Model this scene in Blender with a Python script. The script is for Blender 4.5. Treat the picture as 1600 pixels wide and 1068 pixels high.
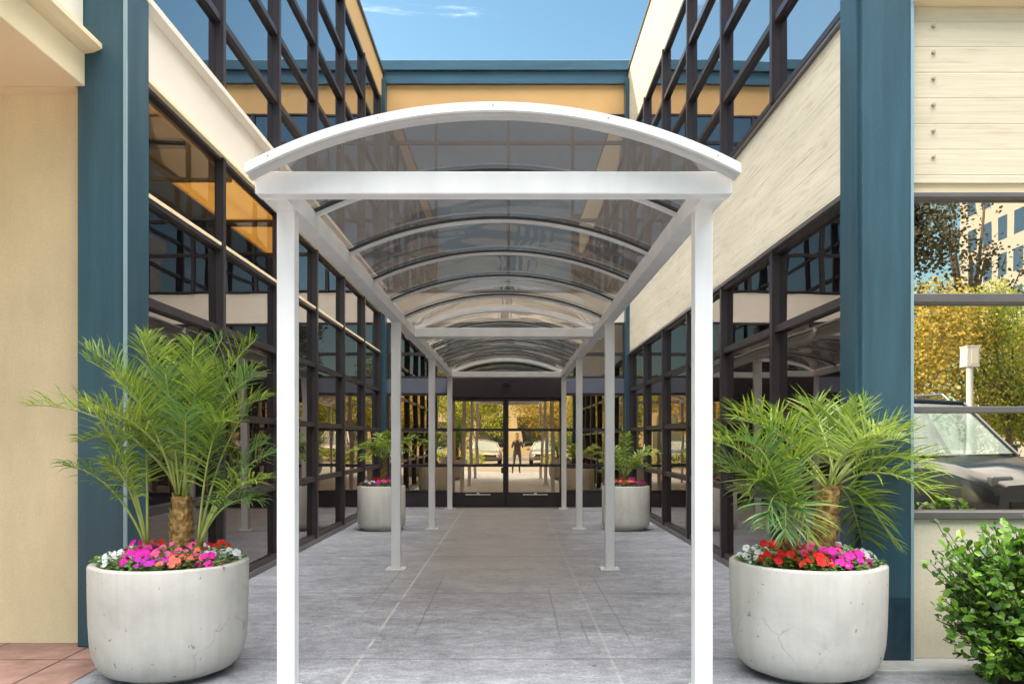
import bpy, math, random
from math import sin, cos, pi, radians, sqrt
from mathutils import Vector, Matrix

for o in list(bpy.data.objects):
    bpy.data.objects.remove(o)
scene = bpy.context.scene
col = scene.collection
random.seed(7)

# ------------------------------------------------------------------ camera
cam_d = bpy.data.cameras.new("camera")
cam = bpy.data.objects.new("camera", cam_d)
col.objects.link(cam)
cam.location = (0, 0, 1.45)
cam.rotation_euler = (radians(90), 0, 0)
cam_d.sensor_width = 36.0
cam_d.lens = 28.8                       # 1280 px at 1600 wide
cam_d.shift_x = 1 / 1600
cam_d.shift_y = 153 / 1600
cam_d.clip_start = 0.05
cam_d.clip_end = 2000
scene.camera = cam

# ------------------------------------------------------------------ world, sun, exposure
SUN_EL, SUN_AZ = radians(23), radians(-70)      # azimuth clockwise from +Y: sun low on the left
to_sun = Vector((sin(SUN_AZ) * cos(SUN_EL), cos(SUN_AZ) * cos(SUN_EL), sin(SUN_EL)))

world = bpy.data.worlds.new("World")
scene.world = world
world.use_nodes = True
wt = world.node_tree
wn, wl = wt.nodes, wt.links
wn.clear()
w_out = wn.new("ShaderNodeOutputWorld")
w_bg = wn.new("ShaderNodeBackground")
w_bg.inputs["Strength"].default_value = 0.11
w_sky = wn.new("ShaderNodeTexSky")
w_sky.sky_type = 'NISHITA'
w_sky.sun_disc = False
w_sky.sun_elevation = SUN_EL
w_sky.sun_rotation = SUN_AZ
w_sky.air_density = 1.0
w_sky.dust_density = 0.8
w_sky.ozone_density = 1.0
w_tc = wn.new("ShaderNodeTexCoord")
# thin wisps everywhere, bright unseen cloud added high overhead and behind to fill the shade
w_map = wn.new("ShaderNodeMapping")
w_map.inputs["Scale"].default_value = (1.6, 2.6, 7.0)
w_map.inputs["Rotation"].default_value = (0.1, 0.35, 0.4)
w_noise = wn.new("ShaderNodeTexNoise")
w_noise.inputs["Scale"].default_value = 1.7
w_noise.inputs["Detail"].default_value = 8
w_noise.inputs["Roughness"].default_value = 0.62
w_noise.inputs["Distortion"].default_value = 0.6
w_sep = wn.new("ShaderNodeSeparateXYZ")
w_beh = wn.new("ShaderNodeMapRange")         # 0 ahead ... 1 behind
w_beh.interpolation_type = 'SMOOTHSTEP'
w_beh.inputs["From Min"].default_value = 0.55
w_beh.inputs["From Max"].default_value = 0.05
w_thr = wn.new("ShaderNodeMath"); w_thr.operation = 'MULTIPLY_ADD'
w_thr.inputs[1].default_value = 0.5
w_add = wn.new("ShaderNodeMath"); w_add.operation = 'ADD'
w_cl = wn.new("ShaderNodeMapRange")
w_cl.interpolation_type = 'SMOOTHSTEP'
w_cl.inputs["From Min"].default_value = 0.62
w_cl.inputs["From Max"].default_value = 1.04
w_mix = wn.new("ShaderNodeMixRGB")
w_mix.inputs["Color2"].default_value = (50.0, 48.8, 47.4, 1)
wl.new(w_tc.outputs["Generated"], w_map.inputs["Vector"])
wl.new(w_map.outputs["Vector"], w_noise.inputs["Vector"])
wl.new(w_tc.outputs["Generated"], w_sep.inputs["Vector"])
w_high = wn.new("ShaderNodeMapRange"); w_high.interpolation_type = 'SMOOTHSTEP'
w_high.inputs["From Min"].default_value = 0.42
w_high.inputs["From Max"].default_value = 0.92
w_prod = wn.new("ShaderNodeMath"); w_prod.operation = 'MULTIPLY'
wl.new(w_sep.outputs["Y"], w_beh.inputs["Value"])
wl.new(w_sep.outputs["Z"], w_high.inputs["Value"])
wl.new(w_beh.outputs["Result"], w_prod.inputs[0])
wl.new(w_high.outputs["Result"], w_prod.inputs[1])
wl.new(w_prod.outputs[0], w_thr.inputs[0])
wl.new(w_noise.outputs["Fac"], w_thr.inputs[2])
wl.new(w_thr.outputs[0], w_cl.inputs["Value"])
wl.new(w_cl.outputs["Result"], w_mix.inputs["Fac"])
w_tint = wn.new("ShaderNodeMixRGB"); w_tint.blend_type = 'MULTIPLY'
w_tint.inputs["Fac"].default_value = 1.0
w_tint.inputs["Color2"].default_value = (0.82, 1.04, 1.0, 1)
wl.new(w_sky.outputs["Color"], w_tint.inputs["Color1"])
wl.new(w_tint.outputs["Color"], w_mix.inputs["Color1"])
wl.new(w_mix.outputs["Color"], w_bg.inputs["Color"])
wl.new(w_bg.outputs["Background"], w_out.inputs["Surface"])

sun_d = bpy.data.lights.new("sun", 'SUN')
sun_d.energy = 3.2
sun_d.angle = radians(0.5)
sun_d.color = (1.0, 0.86, 0.66)
sun = bpy.data.objects.new("sun", sun_d)
col.objects.link(sun)
sun.rotation_euler = (-to_sun).to_track_quat('-Z', 'Y').to_euler()

scene.view_settings.view_transform = 'Standard'
scene.view_settings.look = 'None'
scene.view_settings.gamma = 1
scene.view_settings.exposure = 1.22
scene.render.engine = 'CYCLES'
scene.cycles.max_bounces = 10
scene.cycles.glossy_bounces = 6
scene.cycles.transparent_max_bounces = 16
scene.cycles.caustics_reflective = True
scene.cycles.blur_glossy = 0.5

# ------------------------------------------------------------------ materials
def new_mat(name):
    m = bpy.data.materials.new(name)
    m.use_nodes = True
    nt = m.node_tree
    b = nt.nodes["Principled BSDF"]
    return m, nt, b

def coords(nt, scale=(1, 1, 1)):
    tc = nt.nodes.new("ShaderNodeTexCoord")
    mp = nt.nodes.new("ShaderNodeMapping")
    mp.inputs["Scale"].default_value = scale
    nt.links.new(tc.outputs["Object"], mp.inputs["Vector"])
    return mp.outputs["Vector"]

def noise(nt, vec, scale, detail=4, rough=0.55, dist=0.0):
    n = nt.nodes.new("ShaderNodeTexNoise")
    n.inputs["Scale"].default_value = scale
    n.inputs["Detail"].default_value = detail
    n.inputs["Roughness"].default_value = rough
    n.inputs["Distortion"].default_value = dist
    if vec is not None:
        nt.links.new(vec, n.inputs["Vector"])
    return n.outputs["Fac"]

def ramp(nt, fac, stops):
    r = nt.nodes.new("ShaderNodeValToRGB")
    e = r.color_ramp.elements
    while len(e) < len(stops):
        e.new(0.5)
    for i, (p, c) in enumerate(stops):
        e[i].position = p
        e[i].color = (*c, 1) if len(c) == 3 else c
    nt.links.new(fac, r.inputs["Fac"])
    return r.outputs["Color"]

def mixc(nt, fac, a, b, mode='MIX'):
    m = nt.nodes.new("ShaderNodeMixRGB")
    m.blend_type = mode
    for sock, v in ((m.inputs["Fac"], fac), (m.inputs["Color1"], a), (m.inputs["Color2"], b)):
        if isinstance(v, (int, float)):
            sock.default_value = v
        elif isinstance(v, tuple):
            sock.default_value = (*v, 1)
        else:
            nt.links.new(v, sock)
    return m.outputs["Color"]

def bump(nt, b, height, strength=0.3, dist=0.01):
    n = nt.nodes.new("ShaderNodeBump")
    n.inputs["Strength"].default_value = strength
    n.inputs["Distance"].default_value = dist
    nt.links.new(height, n.inputs["Height"])
    nt.links.new(n.outputs["Normal"], b.inputs["Normal"])

def mul(c, k):
    return tuple(x * k for x in c)

def painted(name, c, rough=0.5, var=0.12, scale=(1, 1, 1), nscale=3.0, metallic=0.0, bstr=0.05, spec=0.5, fine=120, speck=0, splash=None):
    m, nt, b = new_mat(name)
    v = coords(nt, scale)
    f = noise(nt, v, nscale, 6, 0.6)
    cc = ramp(nt, f, [(0.3, mul(c, 1 - var)), (0.7, mul(c, 1 + var))])
    if speck:
        cc = mixc(nt, 1.0, cc, ramp(nt, noise(nt, coords(nt), 70, 3, .7), [(.3, (1 - speck,) * 3), (.7, (1 + speck,) * 3)]), 'MULTIPLY')
        cc = mixc(nt, 1.0, cc, ramp(nt, noise(nt, coords(nt, (1.4, 1.4, .35)), 3.2, 6, .7), [(.35, (1 - speck,) * 3), (.6, (1, 1, 1))]), 'MULTIPLY')
    if splash:
        sp = nt.nodes.new("ShaderNodeSeparateXYZ"); nt.links.new(coords(nt), sp.inputs[0])
        gt = nt.nodes.new("ShaderNodeMapRange")
        gt.inputs["From Min"].default_value = splash; gt.inputs["From Max"].default_value = splash + .012
        nt.links.new(sp.outputs["Z"], gt.inputs["Value"])
        smud = ramp(nt, noise(nt, coords(nt, (6, 6, 3)), 2.5, 5, .7), [(.4, (.42, .45, .56)), (.7, (.75, .75, .80))])
        cc = mixc(nt, gt.outputs["Result"], mixc(nt, 1.0, cc, smud, 'MULTIPLY'), cc)
    nt.links.new(cc, b.inputs["Base Color"])
    b.inputs["Roughness"].default_value = rough
    b.inputs["Metallic"].default_value = metallic
    b.inputs["Specular IOR Level"].default_value = spec
    if bstr:
        bump(nt, b, noise(nt, v, fine, 3), bstr, 0.002)
    return m

M = {}
M['white'] = painted("white_paint", (0.69, 0.685, 0.675), 0.4, 0.07, (1, 1, .3), 5, 0, 0.0)
M['white_grey'] = painted("grey_white_paint", (0.45, 0.44, 0.43), 0.45, 0.04, (1, 1, 1), 5, 0, 0.0)
M['teal'] = painted("teal_paint", (0.030, 0.076, 0.102), 0.36, 0.20, (4, 4, .3), 2.2, 0, 0.06, 0.4, 120, .10)
M['teal_base'] = painted("teal_paint_patched", (0.034, 0.080, 0.106), 0.36, 0.20, (4, 4, .3), 2.2, 0, 0.06, 0.4, 120, .10, .43)
M['teal_flash'] = painted("teal_flashing", (0.045, 0.105, 0.150), 0.32, 0.18, (.5, 3, 3), 2.2, 0, 0.02)
M['bead'] = painted("bead_metal", (0.26, 0.36, 0.40), 0.35, 0.1, (1, 1, .3), 3, 0.2, 0)
M['stucco'] = painted("beige_stucco", (0.66, 0.55, 0.345), 0.9, 0.06, (1, 1, 1), 1.6, 0, 0.35, 0.2, 110, .07)
M['stucco_pale'] = painted("pale_stucco", (0.66, 0.58, 0.44), 0.9, 0.06, (1, 1, 1), 1.6, 0, 0.3, 0.2, 110, .07)
M['tan'] = painted("tan_panel", (0.58, 0.35, 0.145), 0.75, 0.05, (1, 1, 1), 1.0, 0, 0.08, 0.2)
M['cream'] = painted("cream_panel", (0.74, 0.67, 0.57), 0.55, 0.04, (1, .3, 1), 1.5, 0, 0.03)
M['fascia'] = painted("fascia_paint", (0.74, 0.60, 0.38), 0.7, 0.05, (1, 1, 1), 1.3, 0, 0.06)
M['bronze'] = painted("bronze_frame", (0.046, 0.036, 0.038), 0.38, 0.15, (1, 1, 1), 4, 0.35, 0.0)
M['bronze_pale'] = painted("bronze_sill", (0.16, 0.145, 0.14), 0.4, 0.12, (1, 1, 1), 4, 0.5, 0.0)
M['panel_grey'] = painted("grey_panel", (0.11, 0.115, 0.145), 0.4, 0.08, (1, 1, 1), 3, 0.0, 0.0)
M['dark'] = painted("dark_core", (0.012, 0.011, 0.012), 0.8, 0.1, (1, 1, 1), 3, 0, 0)
M['rubber'] = painted("black_rubber", (0.012, 0.012, 0.012), 0.7, 0.1)
M['steel'] = painted("brushed_steel", (0.45, 0.44, 0.43), 0.35, 0.08, (1, 1, 8), 4, 0.9, 0)
M['brass'] = painted("weathered_bolt", (0.42, 0.35, 0.24), 0.55, 0.15, (1, 1, 1), 30, 0.4, 0)
M['soil'] = painted("dark_soil", (0.05, 0.035, 0.022), 0.95, 0.4, (1, 1, 1), 30, 0, 0.8, 0.1, 60)
M['asphalt'] = painted("asphalt", (0.19, 0.18, 0.165), 0.9, 0.25, (1, 1, 1), 0.6, 0, 0.4, 0.2, 90)

def board_concrete(name, c, streak=.6):
    m, nt, b = new_mat(name)
    v = coords(nt)
    big = noise(nt, coords(nt, (.25, .25, 2.0)), 1.6, 5, 0.6)
    grain = noise(nt, coords(nt, (.5, .5, 26)), 2.2, 6, 0.65)
    spots = noise(nt, coords(nt, (1.1, 1.1, 9)), 2.4, 5, 0.7)
    c1 = ramp(nt, big, [(0.3, mul(c, 0.88)), (0.7, mul(c, 1.08))])
    g = ramp(nt, grain, [(0.3, (.72, .69, .63)), (0.5, (1, 1, 1)), (0.75, (1.06, 1.06, 1.06))])
    c2 = mixc(nt, min(.8, streak + .1), c1, g, 'MULTIPLY')
    st = ramp(nt, spots, [(0.54, (1, 1, 1)), (0.70, (.60, .52, .42))])
    c3 = mixc(nt, streak, c2, st, 'MULTIPLY')
    # board joints every 0.17 m
    sep = nt.nodes.new("ShaderNodeSeparateXYZ")
    nt.links.new(v, sep.inputs[0])
    md = nt.nodes.new("ShaderNodeMath"); md.operation = 'PINGPONG'; md.inputs[1].default_value = 0.0835
    nt.links.new(sep.outputs["Z"], md.inputs[0])
    j = nt.nodes.new("ShaderNodeMapRange")
    j.inputs["From Min"].default_value = 0.0; j.inputs["From Max"].default_value = 0.006
    nt.links.new(md.outputs[0], j.inputs["Value"])
    jc = mixc(nt, j.outputs["Result"], (.84, .80, .73), (1, 1, 1))
    c4 = mixc(nt, 0.8, c3, jc, 'MULTIPLY')
    nt.links.new(c4, b.inputs["Base Color"])
    b.inputs["Roughness"].default_value = 0.88
    b.inputs["Specular IOR Level"].default_value = 0.2
    h = nt.nodes.new("ShaderNodeMath"); h.operation = 'ADD'
    nt.links.new(grain, h.inputs[0]); nt.links.new(j.outputs["Result"], h.inputs[1])
    bump(nt, b, h.outputs[0], 0.35, 0.006)
    return m
M['board'] = board_concrete("board_concrete", (0.60, 0.545, 0.43), .5)
M['board_top'] = board_concrete("board_concrete_top", (0.56, 0.48, 0.34))
M['board_front'] = board_concrete("board_concrete_front", (0.62, 0.54, 0.40), .28)

def planter_concrete(name, c):
    m, nt, b = new_mat(name)
    v = coords(nt)
    big = noise(nt, v, 2.4, 6, 0.62, 0.4)
    c1 = ramp(nt, big, [(0.25, mul(c, 0.80)), (0.5, c), (0.75, mul(c, 1.10))])
    pit = noise(nt, v, 26, 3, 0.5)
    pc = ramp(nt, pit, [(0.255, (.42, .40, .38)), (0.315, (1, 1, 1))])
    c2 = mixc(nt, 0.9, c1, pc, 'MULTIPLY')
    vo = nt.nodes.new("ShaderNodeTexVoronoi"); vo.feature = 'DISTANCE_TO_EDGE'
    vo.inputs["Scale"].default_value = 2.3
    nz = nt.nodes.new("ShaderNodeTexNoise"); nz.inputs["Scale"].default_value = 5; nz.inputs["Detail"].default_value = 5
    nt.links.new(v, nz.inputs["Vector"])
    vv = mixc(nt, 0.22, v, nz.outputs["Color"])
    nt.links.new(vv, vo.inputs["Vector"])
    crack = ramp(nt, vo.outputs["Distance"], [(0.0, (.72, .70, .68)), (0.012, (1, 1, 1))])
    msk = ramp(nt, noise(nt, v, 1.9, 2), [(0.5, (0, 0, 0)), (0.62, (1, 1, 1))])
    crk = mixc(nt, msk, (1, 1, 1), crack)
    c3 = mixc(nt, 0.8, c2, crk, 'MULTIPLY')
    drip = noise(nt, coords(nt, (9, 9, .7)), 1.5, 5, 0.6)
    dc = ramp(nt, drip, [(0.35, (.88, .87, .85)), (0.6, (1, 1, 1))])
    c4 = mixc(nt, 0.7, c3, dc, 'MULTIPLY')
    nt.links.new(c4, b.inputs["Base Color"])
    b.inputs["Roughness"].default_value = 0.85
    b.inputs["Specular IOR Level"].default_value = 0.25
    bump(nt, b, pit, 0.25, 0.006)
    return m
M['planter'] = planter_concrete("planter_concrete", (0.44, 0.42, 0.385))
M['planter_pale'] = planter_concrete("pale_planter_concrete", (0.60, 0.585, 0.53))

def walkway_mat():
    m, nt, b = new_mat("walkway_concrete")
    tc = nt.nodes.new("ShaderNodeTexCoord")
    sep = nt.nodes.new("ShaderNodeSeparateXYZ")
    nt.links.new(tc.outputs["Object"], sep.inputs[0])
    X, Y = sep.outputs["X"], sep.outputs["Y"]
    def math_(op, a, bb=None, c=None):
        n = nt.nodes.new("ShaderNodeMath"); n.operation = op
        for i, v in enumerate((a, bb, c)):
            if v is None: continue
            if isinstance(v, (int, float)): n.inputs[i].default_value = v
            else: nt.links.new(v, n.inputs[i])
        return n.outputs[0]
    def band(src, centre, half, soft):
        d = math_('ABSOLUTE', math_('SUBTRACT', src, centre))
        mr = nt.nodes.new("ShaderNodeMapRange"); mr.interpolation_type = 'SMOOTHSTEP'
        mr.inputs["From Min"].default_value = half + soft
        mr.inputs["From Max"].default_value = half
        nt.links.new(d, mr.inputs["Value"])
        return mr.outputs["Result"]
    v = coords(nt)
    wob = noise(nt, coords(nt, (1, 1, 1)), 2.5, 3)
    Xw = math_('ADD', X, math_('MULTIPLY', math_('SUBTRACT', wob, 0.5), 0.022))
    Yw = math_('ADD', Y, math_('MULTIPLY', math_('SUBTRACT', wob, 0.5), 0.06))
    base = (0.236, 0.244, 0.270)
    big = noise(nt, coords(nt, (.9, 1.5, 1)), 1.3, 7, 0.68, 0.6)
    c = ramp(nt, big, [(0.28, mul(base, 0.68)), (0.5, base), (0.74, mul(base, 1.38))])
    broom = noise(nt, coords(nt, (5.0, 36, 1)), 1.6, 6, 0.7)
    bc = ramp(nt, broom, [(0.3, (.58, .57, .57)), (0.5, (1, 1, 1)), (0.70, (1.42, 1.40, 1.36))])
    c = mixc(nt, 0.38, c, bc, 'MULTIPLY')
    speck = noise(nt, v, 55, 3, 0.7)
    sc = ramp(nt, speck, [(0.32, (.62, .62, .62)), (0.5, (1, 1, 1)), (0.66, (1.42, 1.38, 1.32))])
    c = mixc(nt, 0.7, c, sc, 'MULTIPLY')
    mott = noise(nt, coords(nt, (1, 1.5, 1)), 7.5, 6, 0.72, 0.4)
    c = mixc(nt, 0.8, c, ramp(nt, mott, [(0.32, (.66, .66, .67)), (0.5, (1, 1, 1)), (0.68, (1.34, 1.33, 1.30))]), 'MULTIPLY')
    gum = nt.nodes.new("ShaderNodeTexVoronoi"); gum.inputs["Scale"].default_value = 2.1
    nt.links.new(v, gum.inputs["Vector"])
    c = mixc(nt, 0.8, c, ramp(nt, gum.outputs["Distance"], [(0.028, (.42, .41, .40)), (0.05, (1, 1, 1))]), 'MULTIPLY')
    # brownish strip down the middle, fading out towards the near end
    warm = band(Xw, -0.2, 0.45, 1.0)
    nearfade = nt.nodes.new("ShaderNodeMapRange"); nearfade.interpolation_type = 'SMOOTHSTEP'
    nearfade.inputs["From Min"].default_value = 6.0; nearfade.inputs["From Max"].default_value = 10.0
    nt.links.new(Y, nearfade.inputs["Value"])
    wf = math_('MULTIPLY', warm, math_('MULTIPLY', nearfade.outputs["Result"], 0.6))
    c = mixc(nt, wf, c, (0.34, 0.31, 0.28))
    # sawn joints: two along the walk, several across
    for x0, colr, k in ((-1.0, (0.48, 0.46, 0.43), .6), (0.66, (0.42, 0.41, 0.39), .35)):
        brk = ramp(nt, noise(nt, coords(nt, (.2, 1.6, 1)), 2.0, 4), [(0.36, (.15, .15, .15)), (0.5, (1, 1, 1))])
        f = math_('MULTIPLY', band(Xw, x0, 0.006, 0.010), math_('MULTIPLY', brk, k))
        c = mixc(nt, f, c, colr)
    for y0 in (2.9, 5.42, 7.75, 10.2, 12.6, 15.0):
        f = math_('MULTIPLY', band(Yw, y0, 0.006, 0.016), 0.55)
        c = mixc(nt, f, c, (0.10, 0.10, 0.105))
    # faint double tracks where dollies were dragged
    for x0, y0, ln in ((0.36, 6.9, 1.2), (0.86, 7.2, 1.6), (0.55, 6.2, .5), (-1.22, 8.2, 1.6), (-.72, 7.4, 1.5)):
        f = math_('MULTIPLY', band(Xw, x0, 0.003, 0.009), math_('MULTIPLY', band(Y, y0, ln * .6, ln * .5), 0.55))
        c = mixc(nt, f, c, (0.13, 0.13, 0.14))
    stain = ramp(nt, noise(nt, v, 1.7, 5, 0.65, 0.8), [(0.56, (1, 1, 1)), (0.72, (.70, .68, .66))])
    c = mixc(nt, 0.6, c, stain, 'MULTIPLY')
    nt.links.new(c, b.inputs["Base Color"])
    b.inputs["Roughness"].default_value = 0.62
    b.inputs["Specular IOR Level"].default_value = 0.35
    h = math_('ADD', broom, math_('MULTIPLY', speck, 0.8))
    bump(nt, b, h, 0.25, 0.004)
    return m
M['walk'] = walkway_mat()

def brick_mat():
    m, nt, b = new_mat("red_paving")
    v = coords(nt)
    n = noise(nt, v, 5, 6, 0.65)
    c = ramp(nt, n, [(0.3, (0.20, 0.115, 0.09)), (0.55, (0.30, 0.175, 0.14)), (0.75, (0.36, 0.24, 0.20))])
    br = nt.nodes.new("ShaderNodeTexBrick")
    br.offset = 0.0
    br.inputs["Scale"].default_value = 1.0
    br.inputs["Brick Width"].default_value = 0.62
    br.inputs["Row Height"].default_value = 0.62
    br.inputs["Mortar Size"].default_value = 0.009
    br.inputs["Color1"].default_value = (1, 1, 1, 1)
    br.inputs["Color2"].default_value = (.86, .86, .86, 1)
    br.inputs["Mortar"].default_value = (.28, .26, .25, 1)
    mp = nt.nodes.new("ShaderNodeMapping")
    mp.inputs["Location"].default_value = (2.95, 0.20, 0)
    nt.links.new(v, mp.inputs["Vector"])
    nt.links.new(mp.outputs["Vector"], br.inputs["Vector"])
    c = mixc(nt, 1.0, c, br.outputs["Color"], 'MULTIPLY')
    nt.links.new(c, b.inputs["Base Color"])
    b.inputs["Roughness"].default_value = 0.8
    bump(nt, b, noise(nt, v, 60, 3), 0.3, 0.004)
    return m
M['brick'] = brick_mat()

def glass_mat(name, tint, low, high, base=(0.006, 0.005, 0.006), wav=0.003, wscale=0.9, see=None):
    """coated solar glass over a dark room: mirror whose strength rises at grazing angles"""
    m, nt, b = new_mat(name)
    b.inputs["Base Color"].default_value = (*base, 1)
    b.inputs["Roughness"].default_value = 0.5
    b.inputs["Specular IOR Level"].default_value = 0.0
    g = nt.nodes.new("ShaderNodeBsdfGlossy")
    g.inputs["Color"].default_value = (*tint, 1)
    g.inputs["Roughness"].default_value = 0.0
    lw = nt.nodes.new("ShaderNodeLayerWeight")
    lw.inputs["Blend"].default_value = 0.5
    mr = nt.nodes.new("ShaderNodeMapRange")
    mr.inputs["From Min"].default_value = 0.0
    mr.inputs["From Max"].default_value = 1.0
    mr.inputs["To Min"].default_value = low
    mr.inputs["To Max"].default_value = high
    p = nt.nodes.new("ShaderNodeMath"); p.operation = 'POWER'; p.inputs[1].default_value = 2.2
    nt.links.new(lw.outputs["Facing"], p.inputs[0])
    nt.links.new(p.outputs[0], mr.inputs["Value"])
    ms = nt.nodes.new("ShaderNodeMixShader")
    nt.links.new(mr.outputs["Result"], ms.inputs["Fac"])
    under = b.outputs[0]
    if see:
        tr = nt.nodes.new("ShaderNodeBsdfTransparent"); tr.inputs["Color"].default_value = (*see, 1)
        under = tr.outputs[0]
    nt.links.new(under, ms.inputs[1])
    nt.links.new(g.outputs[0], ms.inputs[2])
    nt.links.new(ms.outputs[0], nt.nodes["Material Output"].inputs["Surface"])
    bn = nt.nodes.new("ShaderNodeBump")
    bn.inputs["Strength"].default_value = 1.0
    bn.inputs["Distance"].default_value = wav
    nt.links.new(noise(nt, coords(nt), wscale, 1, 0.4), bn.inputs["Height"])
    nt.links.new(bn.outputs["Normal"], g.inputs["Normal"])
    return m
M['glass_up'] = glass_mat("upper_glass", (0.90, 0.90, 0.92), 0.30, 0.95)
M['glass_low'] = glass_mat("lower_glass", (0.90, 0.84, 0.80), 0.19, 0.88)
M['glass_door'] = glass_mat("entrance_glass", (1.0, 0.80, 0.56), 0.82, 0.97)
M['glass_front'] = glass_mat("front_glass", (0.97, 0.90, 0.78), 0.62, 0.95)
M['glass_clear'] = glass_mat("clear_glass", (0.84, 0.76, 0.70), 0.12, 0.60, see=(.85, .78, .66))
def glow_mat():
    m, nt, b = new_mat("glow_panel")
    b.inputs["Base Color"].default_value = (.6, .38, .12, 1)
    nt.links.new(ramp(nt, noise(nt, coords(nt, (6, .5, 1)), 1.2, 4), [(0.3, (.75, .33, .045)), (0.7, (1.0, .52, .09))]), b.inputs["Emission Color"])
    b.inputs["Emission Strength"].default_value = 0.42  # emission imitates a golden reflection, no lamp here
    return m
M['glow'] = glow_mat()
M['glass_car'] = glass_mat("car_glass", (0.42, 0.50, 0.48), 0.10, 0.80, wav=0.0, see=(.62, .74, .70))

def canopy_mat():
    m, nt, b = new_mat("smoked_polycarbonate")
    n = noise(nt, coords(nt, (1, .6, 1)), 3, 5, 0.6)
    c = ramp(nt, n, [(0.3, (.50, .462, .43)), (0.7, (.58, .545, .51))])
    tr = nt.nodes.new("ShaderNodeBsdfTransparent")
    nt.links.new(c, tr.inputs["Color"])
    nt.links.new(ramp(nt, n, [(0.3, (.13, .12, .11)), (0.7, (.17, .155, .14))]), b.inputs["Base Color"])
    b.inputs["Roughness"].default_value = 0.5
    tl = nt.nodes.new("ShaderNodeBsdfTranslucent")
    tl.inputs["Color"].default_value = (.18, .16, .145, 1)
    m0 = nt.nodes.new("ShaderNodeMixShader"); m0.inputs["Fac"].default_value = 0.5
    nt.links.new(b.outputs[0], m0.inputs[1]); nt.links.new(tl.outputs[0], m0.inputs[2])
    m1 = nt.nodes.new("ShaderNodeMixShader"); m1.inputs["Fac"].default_value = 0.27
    nt.links.new(tr.outputs[0], m1.inputs[1]); nt.links.new(m0.outputs[0], m1.inputs[2])
    g = nt.nodes.new("ShaderNodeBsdfGlossy")
    g.inputs["Color"].default_value = (.95, .92, .88, 1)
    g.inputs["Roughness"].default_value = 0.04
    lw = nt.nodes.new("ShaderNodeLayerWeight"); lw.inputs["Blend"].default_value = 0.36
    bn = nt.nodes.new("ShaderNodeBump"); bn.inputs["Distance"].default_value = 0.02
    nt.links.new(noise(nt, coords(nt), 1.4, 1), bn.inputs["Height"])
    nt.links.new(bn.outputs["Normal"], g.inputs["Normal"])
    m2 = nt.nodes.new("ShaderNodeMixShader")
    nt.links.new(lw.outputs["Fresnel"], m2.inputs["Fac"])
    nt.links.new(m1.outputs[0], m2.inputs[1]); nt.links.new(g.outputs[0], m2.inputs[2])
    nt.links.new(m2.outputs[0], nt.nodes["Material Output"].inputs["Surface"])
    return m
M['poly'] = canopy_mat()

def leaf_mat(name, c, c2, rough=0.45, nscale=6, trans=0.35, spec=0.5):
    m, nt, b = new_mat(name)
    geo = nt.nodes.new("ShaderNodeNewGeometry")
    r = geo.outputs["Random Per Island"]
    cc = ramp(nt, r, [(0.0, c), (.35, tuple((p * 2 + q) / 3 for p, q in zip(c, c2))), (.96, c2), (1.0, (c2[0] * 1.5, c2[1] * 1.05, c2[2]))])
    n = noise(nt, coords(nt), nscale, 3)
    cc = mixc(nt, 0.5, cc, ramp(nt, n, [(0.3, (.7, .7, .7)), (0.7, (1.25, 1.25, 1.1))]), 'MULTIPLY')
    nt.links.new(cc, b.inputs["Base Color"])
    b.inputs["Roughness"].default_value = rough
    b.inputs["Specular IOR Level"].default_value = spec
    tl = nt.nodes.new("ShaderNodeBsdfTranslucent")
    nt.links.new(mixc(nt, 1.0, cc, (1.25, 1.25, .7), 'MULTIPLY'), tl.inputs["Color"])
    ms = nt.nodes.new("ShaderNodeMixShader"); ms.inputs["Fac"].default_value = trans
    nt.links.new(b.outputs[0], ms.inputs[1]); nt.links.new(tl.outputs[0], ms.inputs[2])
    nt.links.new(ms.outputs[0], nt.nodes["Material Output"].inputs["Surface"])
    return m
M['frond'] = leaf_mat("palm_leaf", (0.12, 0.21, 0.03), (0.30, 0.38, 0.05), 0.42)
M['frond_dark'] = leaf_mat("palm_leaf_dark", (0.05, 0.13, 0.05), (0.16, 0.27, 0.06), 0.42)
M['frond_pale'] = leaf_mat("palm_leaf_pale", (0.22, 0.31, 0.09), (0.38, 0.45, 0.13), 0.45)
M['rachis'] = painted("palm_rachis", (0.26, 0.31, 0.07), 0.5, 0.25, (1, 1, 1), 9, 0, 0)
M['bedleaf'] = leaf_mat("bedding_leaf", (0.05, 0.13, 0.022), (0.15, 0.29, 0.045), 0.5)
M['shrub'] = leaf_mat("shrub_leaf", (0.018, 0.07, 0.012), (0.22, 0.40, 0.045), 0.32, 9, 0.3, 0.6)
M['twig'] = painted("twig_bark", (0.07, 0.05, 0.03), 0.85, 0.25)
M['bark'] = painted("tree_bark", (0.20, 0.16, 0.12), 0.9, 0.3, (4, 4, 1), 4, 0, 0.6, 0.2, 25)
M['tree_gold'] = leaf_mat("tree_leaf_gold", (0.26, 0.20, 0.035), (0.60, 0.48, 0.11), 0.6)
M['tree_lime'] = leaf_mat("tree_leaf_lime", (0.15, 0.20, 0.025), (0.42, 0.46, 0.07), 0.6)
M['tree_dark'] = leaf_mat("tree_leaf_dark", (0.035, 0.035, 0.014), (0.10, 0.085, 0.03), 0.6, 6, 0.2)

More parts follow.
